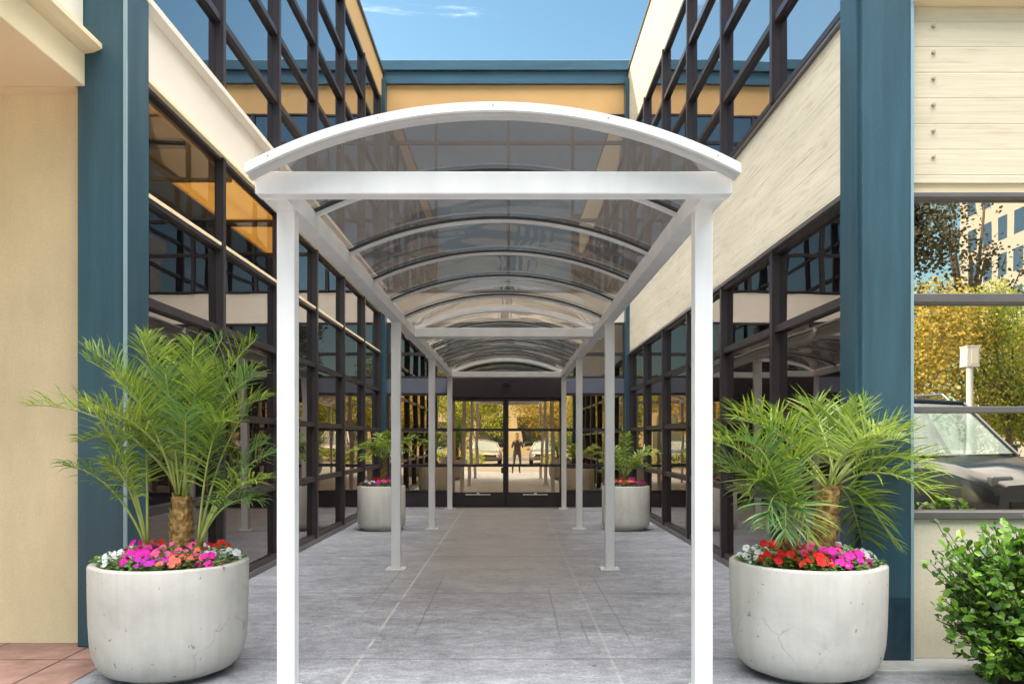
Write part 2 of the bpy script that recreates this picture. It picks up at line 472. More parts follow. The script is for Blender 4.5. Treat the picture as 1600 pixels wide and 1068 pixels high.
def trunk_mat():
    m, nt, b = new_mat("palm_trunk")
    v = coords(nt)
    vo = nt.nodes.new("ShaderNodeTexVoronoi"); vo.inputs["Scale"].default_value = 26
    nt.links.new(v, vo.inputs["Vector"])
    c = ramp(nt, noise(nt, v, 22, 4), [(0.3, (0.06, 0.032, 0.012)), (0.5, (0.25, 0.14, 0.04)), (0.7, (0.44, 0.30, 0.09))])
    nt.links.new(c, b.inputs["Base Color"])
    b.inputs["Roughness"].default_value = 0.85
    bump(nt, b, vo.outputs["Distance"], 0.6, 0.02)
    return m
M['trunk'] = trunk_mat()

def petal_mat(name, c):
    m, nt, b = new_mat(name)
    geo = nt.nodes.new("ShaderNodeNewGeometry")
    cc = ramp(nt, geo.outputs["Random Per Island"], [(0, mul(c, 0.82)), (1, mul(c, 1.12))])
    nt.links.new(cc, b.inputs["Base Color"])
    b.inputs["Roughness"].default_value = 0.6
    b.inputs["Specular IOR Level"].default_value = 0.25
    tl = nt.nodes.new("ShaderNodeBsdfTranslucent")
    nt.links.new(cc, tl.inputs["Color"])
    ms = nt.nodes.new("ShaderNodeMixShader"); ms.inputs["Fac"].default_value = 0.3
    nt.links.new(b.outputs[0], ms.inputs[1]); nt.links.new(tl.outputs[0], ms.inputs[2])
    nt.links.new(ms.outputs[0], nt.nodes["Material Output"].inputs["Surface"])
    return m
PET = {'magenta': petal_mat("petal_magenta", (0.72, 0.015, 0.36)),
       'coral': petal_mat("petal_coral", (0.85, 0.16, 0.13)),
       'pink': petal_mat("petal_pink", (0.82, 0.10, 0.30)),
       'red': petal_mat("petal_red", (0.75, 0.018, 0.016)),
       'white': petal_mat("petal_white", (0.82, 0.82, 0.82)),
       'purple': petal_mat("petal_purple", (0.48, 0.02, 0.42))}
M['sticker'] = painted("white_sticker", (0.8, 0.8, 0.8), 0.5, 0.02)
M['skin'] = painted("skin", (0.50, 0.31, 0.22), 0.55, 0.06)
M['cloth_dark'] = painted("dark_cloth", (0.035, 0.03, 0.032), 0.9, 0.15)
def outfit_mat():
    m, nt, b = new_mat("person_outfit")
    tc = nt.nodes.new("ShaderNodeTexCoord"); sp = nt.nodes.new("ShaderNodeSeparateXYZ")
    nt.links.new(tc.outputs["Object"], sp.inputs[0])
    mr = nt.nodes.new("ShaderNodeMapRange"); mr.inputs["From Max"].default_value = 2.0
    nt.links.new(sp.outputs["Z"], mr.inputs["Value"])
    c = ramp(nt, mr.outputs["Result"], [(0.05, (.03, .025, .02)), (0.06, (.085, .08, .095)), (0.47, (.085, .08, .095)), (0.475, (.075, .055, .05)), (1.0, (.075, .055, .05))])
    nt.links.new(c, b.inputs["Base Color"]); b.inputs["Roughness"].default_value = 0.9
    return m
M['outfit'] = outfit_mat()
M['cloth_trouser'] = painted("trouser_cloth", (0.05, 0.045, 0.05), 0.9, 0.15)
M['hair'] = painted("dark_hair", (0.025, 0.017, 0.012), 0.6, 0.2)
M['paint_black'] = painted("black_car_paint", (0.012, 0.013, 0.016), 0.18, 0.05, (1, 1, 1), 2, 0.0, 0, 0.8)
M['paint_white'] = painted("white_car_paint", (0.78, 0.78, 0.77), 0.22, 0.02, (1, 1, 1), 2, 0, 0, 0.7)
M['paint_beige'] = painted("beige_car_paint", (0.17, 0.14, 0.11), 0.3, 0.03, (1, 1, 1), 2, 0.3, 0, 0.7)
M['paint_silver'] = painted("silver_car_paint", (0.22, 0.215, 0.21), 0.3, 0.04, (1, 1, 1), 2, 0.6, 0, 0.7)
M['paint_blue'] = painted("blue_car_paint", (0.05, 0.09, 0.2), 0.22, 0.04, (1, 1, 1), 2, 0.2, 0, 0.7)
M['lamp_lens'] = painted("lamp_lens", (0.16, 0.16, 0.16), 0.25, 0.02)
M['red_lens'] = painted("red_lens", (0.4, 0.01, 0.01), 0.15, 0.02)
M['office_wall'] = painted("office_wall", (0.44, 0.40, 0.345), 0.85, 0.05)
M['office_pane'] = glass_mat("office_pane", (0.8, 0.85, 0.95), 0.35, 0.9, (0.02, 0.025, 0.035), 0.0)

# ------------------------------------------------------------------ mesh helpers
ORG = {}

class MB:
    def __init__(s):
        s.v, s.f = [], []
    def quad(s, *p):
        n = len(s.v); s.v += [tuple(q) for q in p]; s.f.append(tuple(range(n, n + len(p))))
        return s
    def box(s, x0, x1, y0, y1, z0, z1):
        n = len(s.v)
        s.v += [(x0, y0, z0), (x1, y0, z0), (x1, y1, z0), (x0, y1, z0), (x0, y0, z1), (x1, y0, z1), (x1, y1, z1), (x0, y1, z1)]
        for q in ((0, 3, 2, 1), (4, 5, 6, 7), (0, 1, 5, 4), (1, 2, 6, 5), (2, 3, 7, 6), (3, 0, 4, 7)):
            s.f.append(tuple(n + i for i in q))
        return s
    def prism(s, prof, axis, a, b):
        """profile (u,w) extruded along axis 'x' or 'y'; prof anticlockwise or not, normals are recalculated"""
        n = len(s.v); k = len(prof)
        for t in (a, b):
            for u, w in prof:
                s.v.append((t, u, w) if axis == 'x' else ((u, t, w) if axis == 'y' else (u, w, t)))
        for i in range(k):
            j = (i + 1) % k
            s.f.append((n + i, n + j, n + k + j, n + k + i))
        s.f.append(tuple(n + i for i in range(k))[::-1])
        s.f.append(tuple(n + k + i for i in range(k)))
        return s
    def tube(s, pts, r, k=8, caps=True):
        pts = [Vector(p) for p in pts]
        rs = r if isinstance(r, (list, tuple)) else [r] * len(pts)
        n0 = len(s.v)
        up = Vector((0, 0, 1))
        prev = None
        for i, p in enumerate(pts):
            t = (pts[min(i + 1, len(pts) - 1)] - pts[max(i - 1, 0)]).normalized()
            if prev is None:
                a = t.cross(up)
                if a.length < 1e-3: a = t.cross(Vector((1, 0, 0)))
                a.normalize()
            else:
                a = (prev - t * prev.dot(t))
                a.normalize()
            prev = a
            b = t.cross(a)
            for j in range(k):
                an = 2 * pi * j / k
                s.v.append(tuple(p + (a * cos(an) + b * sin(an)) * rs[i]))
        for i in range(len(pts) - 1):
            for j in range(k):
                j2 = (j + 1) % k
                s.f.append((n0 + i * k + j, n0 + i * k + j2, n0 + (i + 1) * k + j2, n0 + (i + 1) * k + j))
        if caps:
            s.f.append(tuple(n0 + j for j in range(k))[::-1])
            s.f.append(tuple(n0 + (len(pts) - 1) * k + j for j in range(k)))
        return s
    def lathe(s, prof, k=64, c=(0, 0)):
        n0 = len(s.v)
        for r, z in prof:
            for j in range(k):
                a = 2 * pi * j / k
                s.v.append((c[0] + r * cos(a), c[1] + r * sin(a), z))
        for i in range(len(prof) - 1):
            for j in range(k):
                j2 = (j + 1) % k
                s.f.append((n0 + i * k + j, n0 + i * k + j2, n0 + (i + 1) * k + j2, n0 + (i + 1) * k + j))
        return s
    def build(s, name, mat, parent=None, origin=None, smooth=False, bevel=0, recalc=True, angle=None):
        o3 = Vector(origin) if origin is not None else (ORG.get(parent.name, Vector((0, 0, 0))) if parent else Vector((0, 0, 0)))
        me = bpy.data.meshes.new(name)
        me.from_pydata([(x - o3.x, y - o3.y, z - o3.z) for x, y, z in s.v], [], s.f)
        me.update()
        if recalc:
            import bmesh
            bm = bmesh.new(); bm.from_mesh(me)
            bmesh.ops.recalc_face_normals(bm, faces=bm.faces)
            bm.to_mesh(me); bm.free()
        if mat: me.materials.append(mat)
        if smooth:
            me.polygons.foreach_set("use_smooth", [True] * len(me.polygons))
            if angle: me.set_sharp_from_angle(angle=radians(angle))
        o = bpy.data.objects.new(name, me)
        col.objects.link(o)
        if parent:
            o.parent = parent
            if origin is not None and parent.name in ORG:
                o.location = o3 - ORG[parent.name]
                ORG[o.name] = o3.copy()
            else:
                ORG[o.name] = ORG.get(parent.name, Vector((0, 0, 0))).copy()
        else:
            o.location = o3
            ORG[o.name] = o3.copy()
        if bevel:
            b = o.modifiers.new("bevel", 'BEVEL'); b.width = bevel; b.segments = 2; b.limit_method = 'ANGLE'
            b.harden_normals = False
        return o

def tag(o, label=None, cat=None, group=None, kind=None):
    if label: o['label'] = label
    if cat: o['category'] = cat
    if group: o['group'] = group
    if kind: o['kind'] = kind
    return o

def thing(name, label, cat, loc, group=None):
    o = bpy.data.objects.new(name, None)
    o.empty_display_size = 0.2
    col.objects.link(o)
    o.location = loc
    ORG[o.name] = Vector(loc)
    return tag(o, label, cat, group)

def copy_tree(o, parent=None):
    c = o.copy(); col.objects.link(c)
    if parent: c.parent = parent
    for ch in list(o.children):
        copy_tree(ch, c)
    return c

# ------------------------------------------------------------------ dimensions
XL, XR = -2.82, 2.56           # glass planes of the two wings
YL, YR, YB = 5.70, 5.28, 17.70 # front of left wing, front of right wing, back wall
BAYS = [6.06, 7.82, 9.70, 11.58, 13.46, 15.34, 17.22]     # mullion lines along the wings

# ------------------------------------------------------------------ the setting
o = MB().quad((-400, -400, 0), (400, -400, 0), (400, 400, 0), (-400, 400, 0)).build("ground", M['asphalt'])
tag(o, kind='structure')
o = MB().quad((XL - .1, -1.6, .004), (3.0, -1.6, .004), (3.0, YB + .2, .004), (XL - .1, YB + .2, .004)).build("walkway", M['walk'])
tag(o, kind='structure')
o = MB().quad((-9, -1.6, .009), (-2.62, -1.6, .009), (-2.62, 5.95, .009), (-9, 5.95, .009)).build("brick_pavement", M['brick'])
tag(o, kind='structure')
M['kerb'] = painted("kerb_concrete", (0.36, 0.355, 0.34), 0.85, 0.22, (1, 1, 1), 5, 0, 0.5, 0.2, 50)
o = MB().box(2.0, 9, 5.06, 5.34, -.05, .03).build("kerb", M['kerb'], bevel=.008)
tag(o, kind='structure')
o = MB().box(2.86, 9, 4.0, 5.05, -.05, .02).build("planting_bed", M['soil'])
tag(o, kind='structure')

# ------------------------------------------------------------------ curtain wall builder for the wings
rnd = random.Random(3)
def wing_window(parent, x, side, y0, y1, zs, glass, depth=.085, glow=False):
    """one bay of one storey: frame mesh + its pane mesh as a sub-part. side +1: looks towards +X"""
    fr = MB()
    w = .036
    xa, xb = x, x + side * depth
    lo, hi = min(xa, xb), max(xa, xb)
    z0, z1 = zs[0], zs[-1]
    fr.box(lo, hi, y0 - w, y0 + w, z0, z1)
    xt = x + side * depth * .72
    for i, z in enumerate(zs):
        t = .034
        za, zb = max(z0, z - t), min(z1, z + t)
        if i == 0: zb = z + .055
        if i == len(zs) - 1: za = z - .06
        fr.box(min(x, xt), max(x, xt), y0 + w, y1 - w, za, zb)
    f = fr.build("window", M['bronze'], parent)
    pn = MB()
    for a, b in zip(zs[:-1], zs[1:]):
        d = [rnd.uniform(-.0025, .0025) for _ in range(3)]
        d.append(d[0] + d[2] - d[1])
        xp = x + side * .012
        pn.quad((xp + d[0], y0 + w * .5, a), (xp + d[1], y1 - w * .5, a), (xp + d[2], y1 - w * .5, b), (xp + d[3], y0 + w * .5, b))
    p = pn.build("pane", glass, f)
    if glow:
        p.data.materials.append(M['glass_clear'])
        p.data.polygons[-1].material_index = 1
    if side > 0 and zs[0] < 1:
        MB().box(xt, xt + .006, y0 + w, y1 - w, 3.29 + .002, 3.29 + .033).build("transom_glint", M['fascia'], f)  # pale strip paints in the light caught along the transom
    return f

ZL_LOW = [.06, .90, 1.67, 2.50, 3.29, 4.16]
ZL_UP = [4.74, 5.45, 6.25, 7.05, 7.85, 8.68]
ZR_LOW = [.06, .90, 1.67, 2.50, 3.27]
ZR_UP = [4.66, 5.45, 6.25, 7.05, 7.85]

# ---------------- left wing
LW = thing("office_wing", "left office wing with dark gridded windows, cream spandrel and beige front wall", "building", (XL, YL, 0))
co = MB()
co.box(-11, XL - .05, YL + .18, 24, 0, 3.25)
co.box(-11, XL - .05, YL + .18, 24, 4.24, 9.2)
co.box(-11, XL - .05, 12.6, 24, 3.25, 4.24)
co.box(-11, -5.2, YL + .18, 12.6, 3.25, 4.24)
co.box(-5.2, XL - .05, YL + .18, YL + .3, 3.25, 4.24)
co.build("core", M['dark'], LW)
MB().box(-3.50, XL - .06, 8.45, 12.59, 4.13, 4.235).build("glow_panel", M['glow'], LW)  # glowing strip added to stand in for golden reflections in the panes
MB().box(-5.19, -3.501, YL + .31, 12.59, 4.10, 4.235).build("ceiling", M['fascia'], LW)
MB().box(-3.50, XL - .06, YL + .31, 8.449, 4.10, 4.235).build("ceiling", M['tan'], LW)
for yb in (7.2, 9.86, 11.6):  # middle one imitates the dark transom line mirrored in the glass
    MB().box(-5.19, XL - .07, yb, yb + .07, 4.03, 4.099).build("ceiling_beam", M['bronze'], LW)
ends = BAYS + [YB - .06]
for i in range(len(BAYS)):
    a, b = ends[i], ends[i + 1]
    wing_window(LW, XL, 1, a, b, ZL_LOW, M['glass_low'], glow=i < 2)
    wing_window(LW, XL, 1, a, b, ZL_UP, M['glass_up'])
MB().box(XL - .05, XL + .10, 5.9, YB - .02, .006, .06).build("sill", M['bronze_pale'], LW, bevel=.006)
# cream spandrel with projecting drip ledge, in panels
sp = MB()
seams = [5.95, 8.75, 11.55, 14.35, YB - .02]
for a, b in zip(seams[:-1], seams[1:]):
    sp.box(XL - .05, XL + .075, a + .004, b - .004, 4.185, 4.66)
sp.build("spandrel", M['cream'], LW, bevel=.006)
MB().prism([(XL - .05, 4.66), (XL + .085, 4.655), (XL + .15, 4.675), (XL + .15, 4.725), (XL + .02, 4.765), (XL - .05, 4.765)], 'y', 5.95, YB - .02).build("ledge", M['cream'], LW)
MB().prism([(XL - .05, 4.13), (XL + .105, 4.13), (XL + .105, 4.16), (XL + .09, 4.184), (XL - .05, 4.184)], 'y', 5.95, YB - .02).build("drip_trim", M['fascia'], LW)
MB().box(XL - .6, XL + .06, 5.72, YB + .5, 8.70, 9.30).build("fascia", M['tan'], LW, bevel=.01)
MB().box(XL - .7, XL + .10, 5.70, YB + .5, 9.30, 9.36).build("coping", M['bronze_pale'], LW, bevel=.01)
# front wall, overhang and column
MB().box(-11, -3.02, YL + .13, YL + .4, 0, 3.95).build("front_wall", M['stucco'], LW)
ov = MB()
ov.box(-11, -2.965, 3.4, YL + .0, 3.905, 4.13)
ov.build("soffit_beam", M['fascia'], LW, bevel=.008)
MB().box(-11, -3.03, YL + .003, YL + .129, 3.905, 4.13).build("soffit_return", M['fascia'], LW)
MB().prism([(-2.97, 4.13), (-2.90, 4.14), (-2.845, 4.165), (-2.845, 4.20), (-2.97, 4.215)], 'y', 3.3, YL - .005).build("soffit_ledge", M['fascia'], LW)
MB().box(-11, -2.975, 3.42, YL - .01, 4.215, 9.3).build("upper_wall", M['cream'], LW)
MB().box(-3.02, -2.68, YL, YL + .36, .012, 9.6).build("column", M['teal'], LW, bevel=.006)
MB().box(-2.695, -2.672, YL - .012, YL + .005, .012, 9.6).build("corner_bead", M['bead'], LW)
MB().box(XL - .03, -2.68, YB - .30, YB - .02, .012, 9.12).build("column", M['teal'], LW, bevel=.006)

# ---------------- right wing
RW = thing("office_wing", "right office wing with board marked concrete bands, teal column and dark gridded windows", "building", (XR, YR, 0))
MB().box(XR + .05, 11, YR + .34, 24, 0, 9.2).build("core", M['dark'], RW)
for i in range(len(BAYS)):
    a, b = ends[i], ends[i + 1]
    wing_window(RW, XR, -1, a, b, ZR_LOW, M['glass_low'])
    wing_window(RW, XR, -1, a, b, ZR_UP, M['glass_up'])
MB().box(XR - .10, XR + .05, 5.6, YB - .02, .006, .06).build("sill", M['bronze_pale'], RW, bevel=.006)
MB().box(XR - .045, XR + .3, 5.6, YB - .02, 3.285, 4.60).build("spandrel", M['board'], RW, bevel=.008)
MB().prism([(XR + .04, 4.602), (XR - .075, 4.602), (XR - .075, 4.63), (XR + .04, 4.66)], 'y', 5.6, YB - .02).build("flashing", M['bronze_pale'], RW)
MB().box(XR - .10, XR + .04, 5.6, YB - .02, 3.245, 3.283).build("head_trim", M['bronze_pale'], RW)
MB().box(XR - .05, XR + .5, 5.6, YB + .5, 7.86, 9.33).build("parapet", M['board_top'], RW, bevel=.01)
MB().box(XR - .08, XR + .55, 5.6, YB + .5, 9.33, 9.38).build("coping", M['bronze_pale'], RW, bevel=.01)
# front facade: column, concrete panel, window, low wall
MB().box(2.262, 2.585, YR, YR + .34, .03, 9.6).build("column", M['teal_base'], RW, bevel=.006)
MB().box(2.238, 2.30, YR + .045, YR + .30, .03, 9.6).build("column_flange", M['teal'], RW, bevel=.004)
MB().box(2.573, 2.592, YR - .006, YR + .01, .03, 9.6).build("corner_bead", M['bead'], RW)
MB().box(XR - .03, XR + .06, 5.6, 6.03, .03, 9.2).build("jamb_panel", M['bronze'], RW)
MB().box(2.43, XR + .03, YB - .30, YB - .02, .012, 9.12).build("column", M['teal'], RW, bevel=.006)
yf = YR + .06
MB().box(2.5851, 11, yf, yf + .25, .03, .935).build("low_wall", M['stucco_pale'], RW)
MB().box(2.5851, 11, yf - .03, yf + .2, .936, .985).build("front_sill", M['bronze_pale'], RW, bevel=.005)
MB().box(2.5851, 11, yf, yf + .28, 3.125, 4.27).build("front_panel", M['board_front'], RW)
MB().box(2.5851, 11, yf + .02, yf + .28, 3.062, 3.1245).build("lintel", M['fascia'], RW)
MB().box(2.5851, 11, yf - .10, yf + .28, 4.271, 4.34).build("string_course", M['fascia'], RW, bevel=.006)
MB().box(2.5851, 11, yf + .02, yf + .28, 4.341, 9.3).build("upper_wall", M['board_front'], RW)
fr = MB()
fr.box(2.586, 11, yf - .01, yf + .10, 3.03, 3.0615)
fr.box(2.586, 11, yf - .025, yf + .10, 2.345, 2.40)
fr.box(2.586, 11, yf - .025, yf + .10, 1.628, 1.668)
fr.box(2.586, 2.60, yf - .01, yf + .10, .986, 3.03)
fr.box(4.35, 4.42, yf - .03, yf + .10, .986, 3.03)
fw = fr.build("window", M['bronze_pale'], RW, bevel=.003)
pn = MB()
for a, b in ((.986, 1.64), (1.65, 2.37), (2.38, 3.04)):
    for xa, xb in ((2.60, 4.36), (4.41, 10.9)):
        pn.quad((xa, yf + .06, a), (xb, yf + .06, a), (xb, yf + .06, b), (xa, yf + .06, b))
pn.build("pane", M['glass_front'], fw)
for i in range(6):
    z = 4.14 - i * .1695
    MB().lathe([(0.0, 0), (.0125, 0), (.0125, .012), (.009, .017), (0, .017)], 8).build("bolt", M['brass'], RW, origin=(0, 0, 0))
    b_ = [c for c in RW.children if c.name.startswith("bolt")][-1]
    b_.rotation_euler = (radians(90), 0, 0)
    b_.location = Vector((2.75, yf, z)) - ORG[RW.name]

# ---------------- entrance block at the back
EB = thing("entrance_block", "rear entrance block with teal fascia, tan band and bronze framed doors under the canopy", "building", (0, YB, 0))
MB().box(-3.4, 3.2, YB + .06, 24, 0, 9.2).build("core", M['dark'], EB)
MB().box(-3.3, 3.1, YB - .10, YB + .5, 9.10, 9.36).build("fascia", M['teal_flash'], EB, bevel=.008)
MB().box(-3.3, 3.1, YB - .17, YB + .5, 9.362, 9.58).build("coping", M['teal_flash'], EB, bevel=.012)
MB().box(-2.84, 2.58, YB - .02, YB + .3, 8.47, 9.098).build("upper_band", M['tan'], EB)
MB().box(-2.84, 2.58, YB - .04, YB + .3, 3.98, 4.62).build("spandrel", M['cream'], EB, bevel=.006)
XS = [-2.66, -1.62, -.06, 1.32, 2.42]
up = [4.64, 5.45, 6.18, 7.05, 7.85, 8.46]
def back_window(xa, xb, zs, glass, w=.034):
    fr = MB()
    fr.box(xa - w, xa + w, YB - .08, YB + .05, zs[0], zs[-1])
    fr.box(xb - w * .3, xb + w * .3, YB - .07, YB + .05, zs[0], zs[-1])
    for z in zs:
        za, zb = max(zs[0], z - .033), min(zs[-1], z + .033)
        fr.box(xa + w, xb - w * .3, YB - .065, YB + .05, za, zb)
    f = fr.build("window", M['bronze'], EB)
    pn = MB()
    for a, b in zip(zs[:-1], zs[1:]):
        d = [rnd.uniform(-.0025, .0025) for _ in range(3)]
        d.append(d[0] + d[2] - d[1])
        pn.quad((xa, YB - .02 + d[0], a), (xb, YB - .02 + d[1], a), (xb, YB - .02 + d[2], b), (xa, YB - .02 + d[3], b))
    pn.build("pane", glass, f)
for a, b in zip(XS[:-1], XS[1:]):
    back_window(a, b, up, M['glass_up'])
low_over = [2.79, 3.30, 3.97]
for a, b in ((-2.66, -1.345), (-1.345, 1.105), (1.105, 2.42)):
    back_window(a, b, low_over, M['glass_low'])
    if a != -1.345:
        back_window(a, b, [.34, .90, 1.67, 2.44], M['glass_door'])
for a, b in ((-2.69, -1.36), (1.09, 2.43)):
    MB().box(a, b, YB - .06, YB + .05, 2.455, 2.785).build("spandrel_panel", M['panel_grey'], EB, bevel=.004)
    MB().box(a, b, YB - .05, YB + .05, .012, .335).build("base_panel", M['bronze'], EB, bevel=.004)
MB().box(-1.37, 1.085, YB - .16, YB + .05, 2.36, 2.785).build("door_header", M['bronze'], EB, bevel=.006)
sn = MB().box(-.19, -.03, YB - .22, YB - .161, 2.60, 2.69).build("door_sensor", M['rubber'], EB, bevel=.01)
for x0, x1, hx in ((-1.345, -.125, -.19), (-.115, 1.105, -.05)):
    d = MB()
    s = .055
    y0, y1 = YB - .105, YB - .055
    d.box(x0, x0 + s, y0, y1, .018, 2.355)
    d.box(x1 - s, x1, y0, y1, .018, 2.355)
    d.box(x0 + s, x1 - s, y0, y1, .018, .33)
    d.box(x0 + s, x1 - s, y0, y1, .875, .935)
    d.box(x0 + s, x1 - s, y0, y1, 1.64, 1.70)
    d.box(x0 + s, x1 - s, y0, y1, 2.28, 2.355)
    D = d.build("door", M['bronze'], EB, bevel=.004)
    p = MB()
    for a, b in ((.32, .88), (.93, 1.65), (1.69, 2.29)):
        t = rnd.uniform(-.002, .002)
        p.quad((x0 + s, YB - .08 + t, a), (x1 - s, YB - .08 - t, a), (x1 - s, YB - .08 - t, b), (x0 + s, YB - .08 + t, b))
    p.build("pane", M['glass_door'], D)
    st = MB()
    cx = (x0 + x1) / 2 + .02
    x = cx - .265
    rs = random.Random(5)
    while x < cx + .25:
        wd = rs.choice((.018, .03, .045))
        st.box(x, x + wd, y0 - .003, y0 - .0005, .268, .292)
        x += wd + .006
    st.box(cx - .03, cx + .03, y0 - .003, y0 - .0005, .293, .318)
    st.build("sticker", M['sticker'], D)
    if hx < -.1:
        MB().box(hx - .03, hx + .03, y0 - .03, y0 - .0005, .74, .86).build("lock", M['rubber'], D, bevel=.006)
tr = MB().box(-1.4, 1.12, YB - .2, YB - .02, .005, .016).build("threshold", M['bronze_pale'], EB)

# ------------------------------------------------------------------ canopy
CX = -.095
CN = thing("entrance_canopy", "long white barrel vaulted walkway canopy with smoked panels leading to the doors", "canopy", (CX, 4.3, 0))
PX = 1.195
POSTY = [4.73, 9.18, 13.3, 17.18]
RAIL0, RAIL1 = 2.772, 2.885
for i, y in enumerate(POSTY):
    for sx in (-1, 1):
        x = CX + sx * PX
        bp = .105 if i else .068
        p = MB().box(x - .051, x + .051, y - .051, y + .051, .018, RAIL0 - .001).build("post", M['white'], CN, bevel=.006)
        pl = MB().box(x - bp, x + bp, y - bp, y + bp, .006, .0175)
        for ex in (-1, 1):
            for ey in (-1, 1):
                bx, by = x + ex * bp * .78, y + ey * bp * .78
                pl.box(bx - .010, bx + .010, by - .010, by + .010, .0176, .030)
        pl.build("base_plate", M['white'], p)
        if i == 0:
            MB().box(x - .066, x + .066, y - .25, y + .066, RAIL0 - .012, RAIL0 - .002).build("cap_plate", M['white'], p)
RO = 2.755
CZ = 3.200 - RO
def arc_pts(R, half, n):
    a = math.asin(half / R)
    return [(CX + R * sin(-a + 2 * a * i / n), CZ + R * cos(-a + 2 * a * i / n)) for i in range(n + 1)]
def arc_bar(y0, y1, Ro, Ri, half, n=40):
    mb = MB()
    po, pi_ = arc_pts(Ro, half, n), arc_pts(Ri, half, n)
    N = len(mb.v)
    for (xo, zo), (xi, zi) in zip(po, pi_):
        mb.v += [(xo, y0, zo), (xo, y1, zo), (xi, y1, zi), (xi, y0, zi)]
    for i in range(n):
        for a, b in ((0, 1), (1, 2), (2, 3), (3, 0)):
            mb.f.append((i * 4 + a, i * 4 + b, (i + 1) * 4 + b, (i + 1) * 4 + a))
    mb.f.append((0, 1, 2, 3)); mb.f.append((n * 4 + 3, n * 4 + 2, n * 4 + 1, n * 4))
    return mb
def arc_sheet(y0, y1, R, half, n=32):
    mb = MB()
    p = arc_pts(R, half, n)
    for i in range(n):
        mb.quad((p[i][0], y0, p[i][1]), (p[i][0], y1, p[i][1]), (p[i + 1][0], y1, p[i + 1][1]), (p[i + 1][0], y0, p[i + 1][1]))
    return mb
Y0, YM, YE = 4.28, 10.62, 17.30
for a, b in ((Y0 + .10, YM - .02), (YM + .02, YE)):
    for sx in (-1, 1):
        x = CX + sx * PX
        r = MB().box(x - .058, x + .058, a + .125, b - .112, RAIL0, RAIL1).build("side_rail", M['white'], CN, bevel=.006)
        MB().box(x + sx * .058 - .03, x + sx * .058 + .03, a + .0, b, RAIL1 + .001, RAIL1 + .028).build("gutter_clip", M['white'], r, bevel=.004)
    MB().box(CX - PX - .085, CX + PX + .085, a + .01, a + .122, RAIL0 - .004, RAIL1 + .004).build("cross_beam", M['white'], CN, bevel=.006)
    MB().box(CX - PX - .06, CX + PX + .06, b - .110, b - .002, RAIL0, RAIL1).build("cross_beam", M['white'], CN, bevel=.006)
# bolts on the end of the front beam and the curved end rim
for a, b in ((Y0 - .04, Y0 + .05), (YM - .05, YM - .006), (YM + .006, YM + .05), (YE - .05, YE + .02)):
    big = a < 5
    rim = arc_bar(a, b, RO if big else RO - .03, RO - (.044 if big else .085), 1.285, 48).build("end_rim", M['white'], CN, smooth=True, angle=40)
    if big:
        arc_bar(a + .03, b, RO - .045, RO - .062, 1.275, 48).build("rim_seal", M['white_grey'], rim, smooth=True, angle=40)
        for k in range(5):
            an = (-.44 + .22 * k)
            px, pz = CX + (RO - .018) * sin(an), CZ + (RO - .018) * cos(an)
            MB().lathe([(0, 0), (.005, 0), (.004, .003), (0, .003)], 8).build("rivet", M['steel'], rim, origin=(0, 0, 0))
            rv = [c for c in rim.children if c.name.startswith("rivet")][-1]
            rv.rotation_euler = (radians(90), 0, 0)
            rv.location = Vector((px, a, pz)) - ORG[rim.name]
ribs = [5.18 + 1.09 * k for k in range(12)]
ribs = [y for y in ribs if abs(y - YM) > .25 and y < YE - .2]
for y in ribs:
    r = arc_bar(y - .018, y + .018, RO - .052, RO - .087, 1.245, 40).build("rib", M['white'], CN, smooth=True, angle=40)
    arc_bar(y - .052, y - .017, RO - .052, RO - .066, 1.245, 40).build("rib_seal", M['rubber'], r, smooth=True, angle=40)
edges = [Y0 + .05] + [y for y in ribs] + [YE - .05]
edges = sorted(edges + [YM - .03])
for a, b in zip(edges[:-1], edges[1:]):
    arc_sheet(a + .001, b - .001, RO - .047, 1.28).build("roof_panel", M['poly'], CN, smooth=True, recalc=False)

# ------------------------------------------------------------------ planters
def planter_bowl(x, y, label, seed):
    t = thing("planter", label, "planter", (x, y, 0), None)
    R = .468
    prof = [(.27, .006), (.285, .010), (.285, .028), (.275, .030), (.335, .032), (.378, .048), (.415, .085), (.441, .145), (.455, .22),
            (.462, .34), (.466, .50), (R, .685), (R - .004, .694), (R - .012, .698), (R - .045, .698), (R - .053, .694), (R - .057, .686), (R - .062, .60)]
    b = MB().lathe([(0, .006)] + prof, 96, (x, y)).build("bowl", M['planter'], t, smooth=True, angle=50)
    b.rotation_euler.z = seed
    s = MB()
    rr = random.Random(int(seed * 10))
    n0 = 24
    s.lathe([(0, .66), (.2, .655), (R - .061, .64)], 48, (x, y))
    s.build("soil", M['soil'], t, smooth=True)
    return t
def planter_drum(x, y, label, seed):
    t = thing("planter", label, "planter", (x, y, 0), None)
    R = .385
    prof = [(0, .006), (.30, .006), (.30, .04), (.335, .045), (.36, .06), (.378, .09), (.385, .14), (R, .70), (R - .006, .712), (R - .045, .715), (R - .053, .70), (R - .055, .60)]
    b = MB().lathe(prof, 72, (x, y)).build("drum", M['planter_pale'], t, smooth=True, angle=50)
    b.rotation_euler.z = seed
    MB().lathe([(0, .67), (.2, .665), (R - .055, .65)], 40, (x, y)).build("soil", M['soil'], t, smooth=True)
    return t
PLA = (-2.13, 5.12)
PRA = (1.845, 5.12)
planter_bowl(*PLA, "large round bowl planter of pale concrete in front of the left teal column", 0.4)
planter_bowl(*PRA, "large round bowl planter of pale concrete in front of the right teal column", 2.3)
PLB = (-2.10, 13.25)
PRB = (1.85, 13.25)
planter_drum(*PLB, "small straight concrete planter by the far left windows behind the second post", 1.1)
planter_drum(*PRB, "small straight concrete planter by the far right windows beside the second post", 3.4)

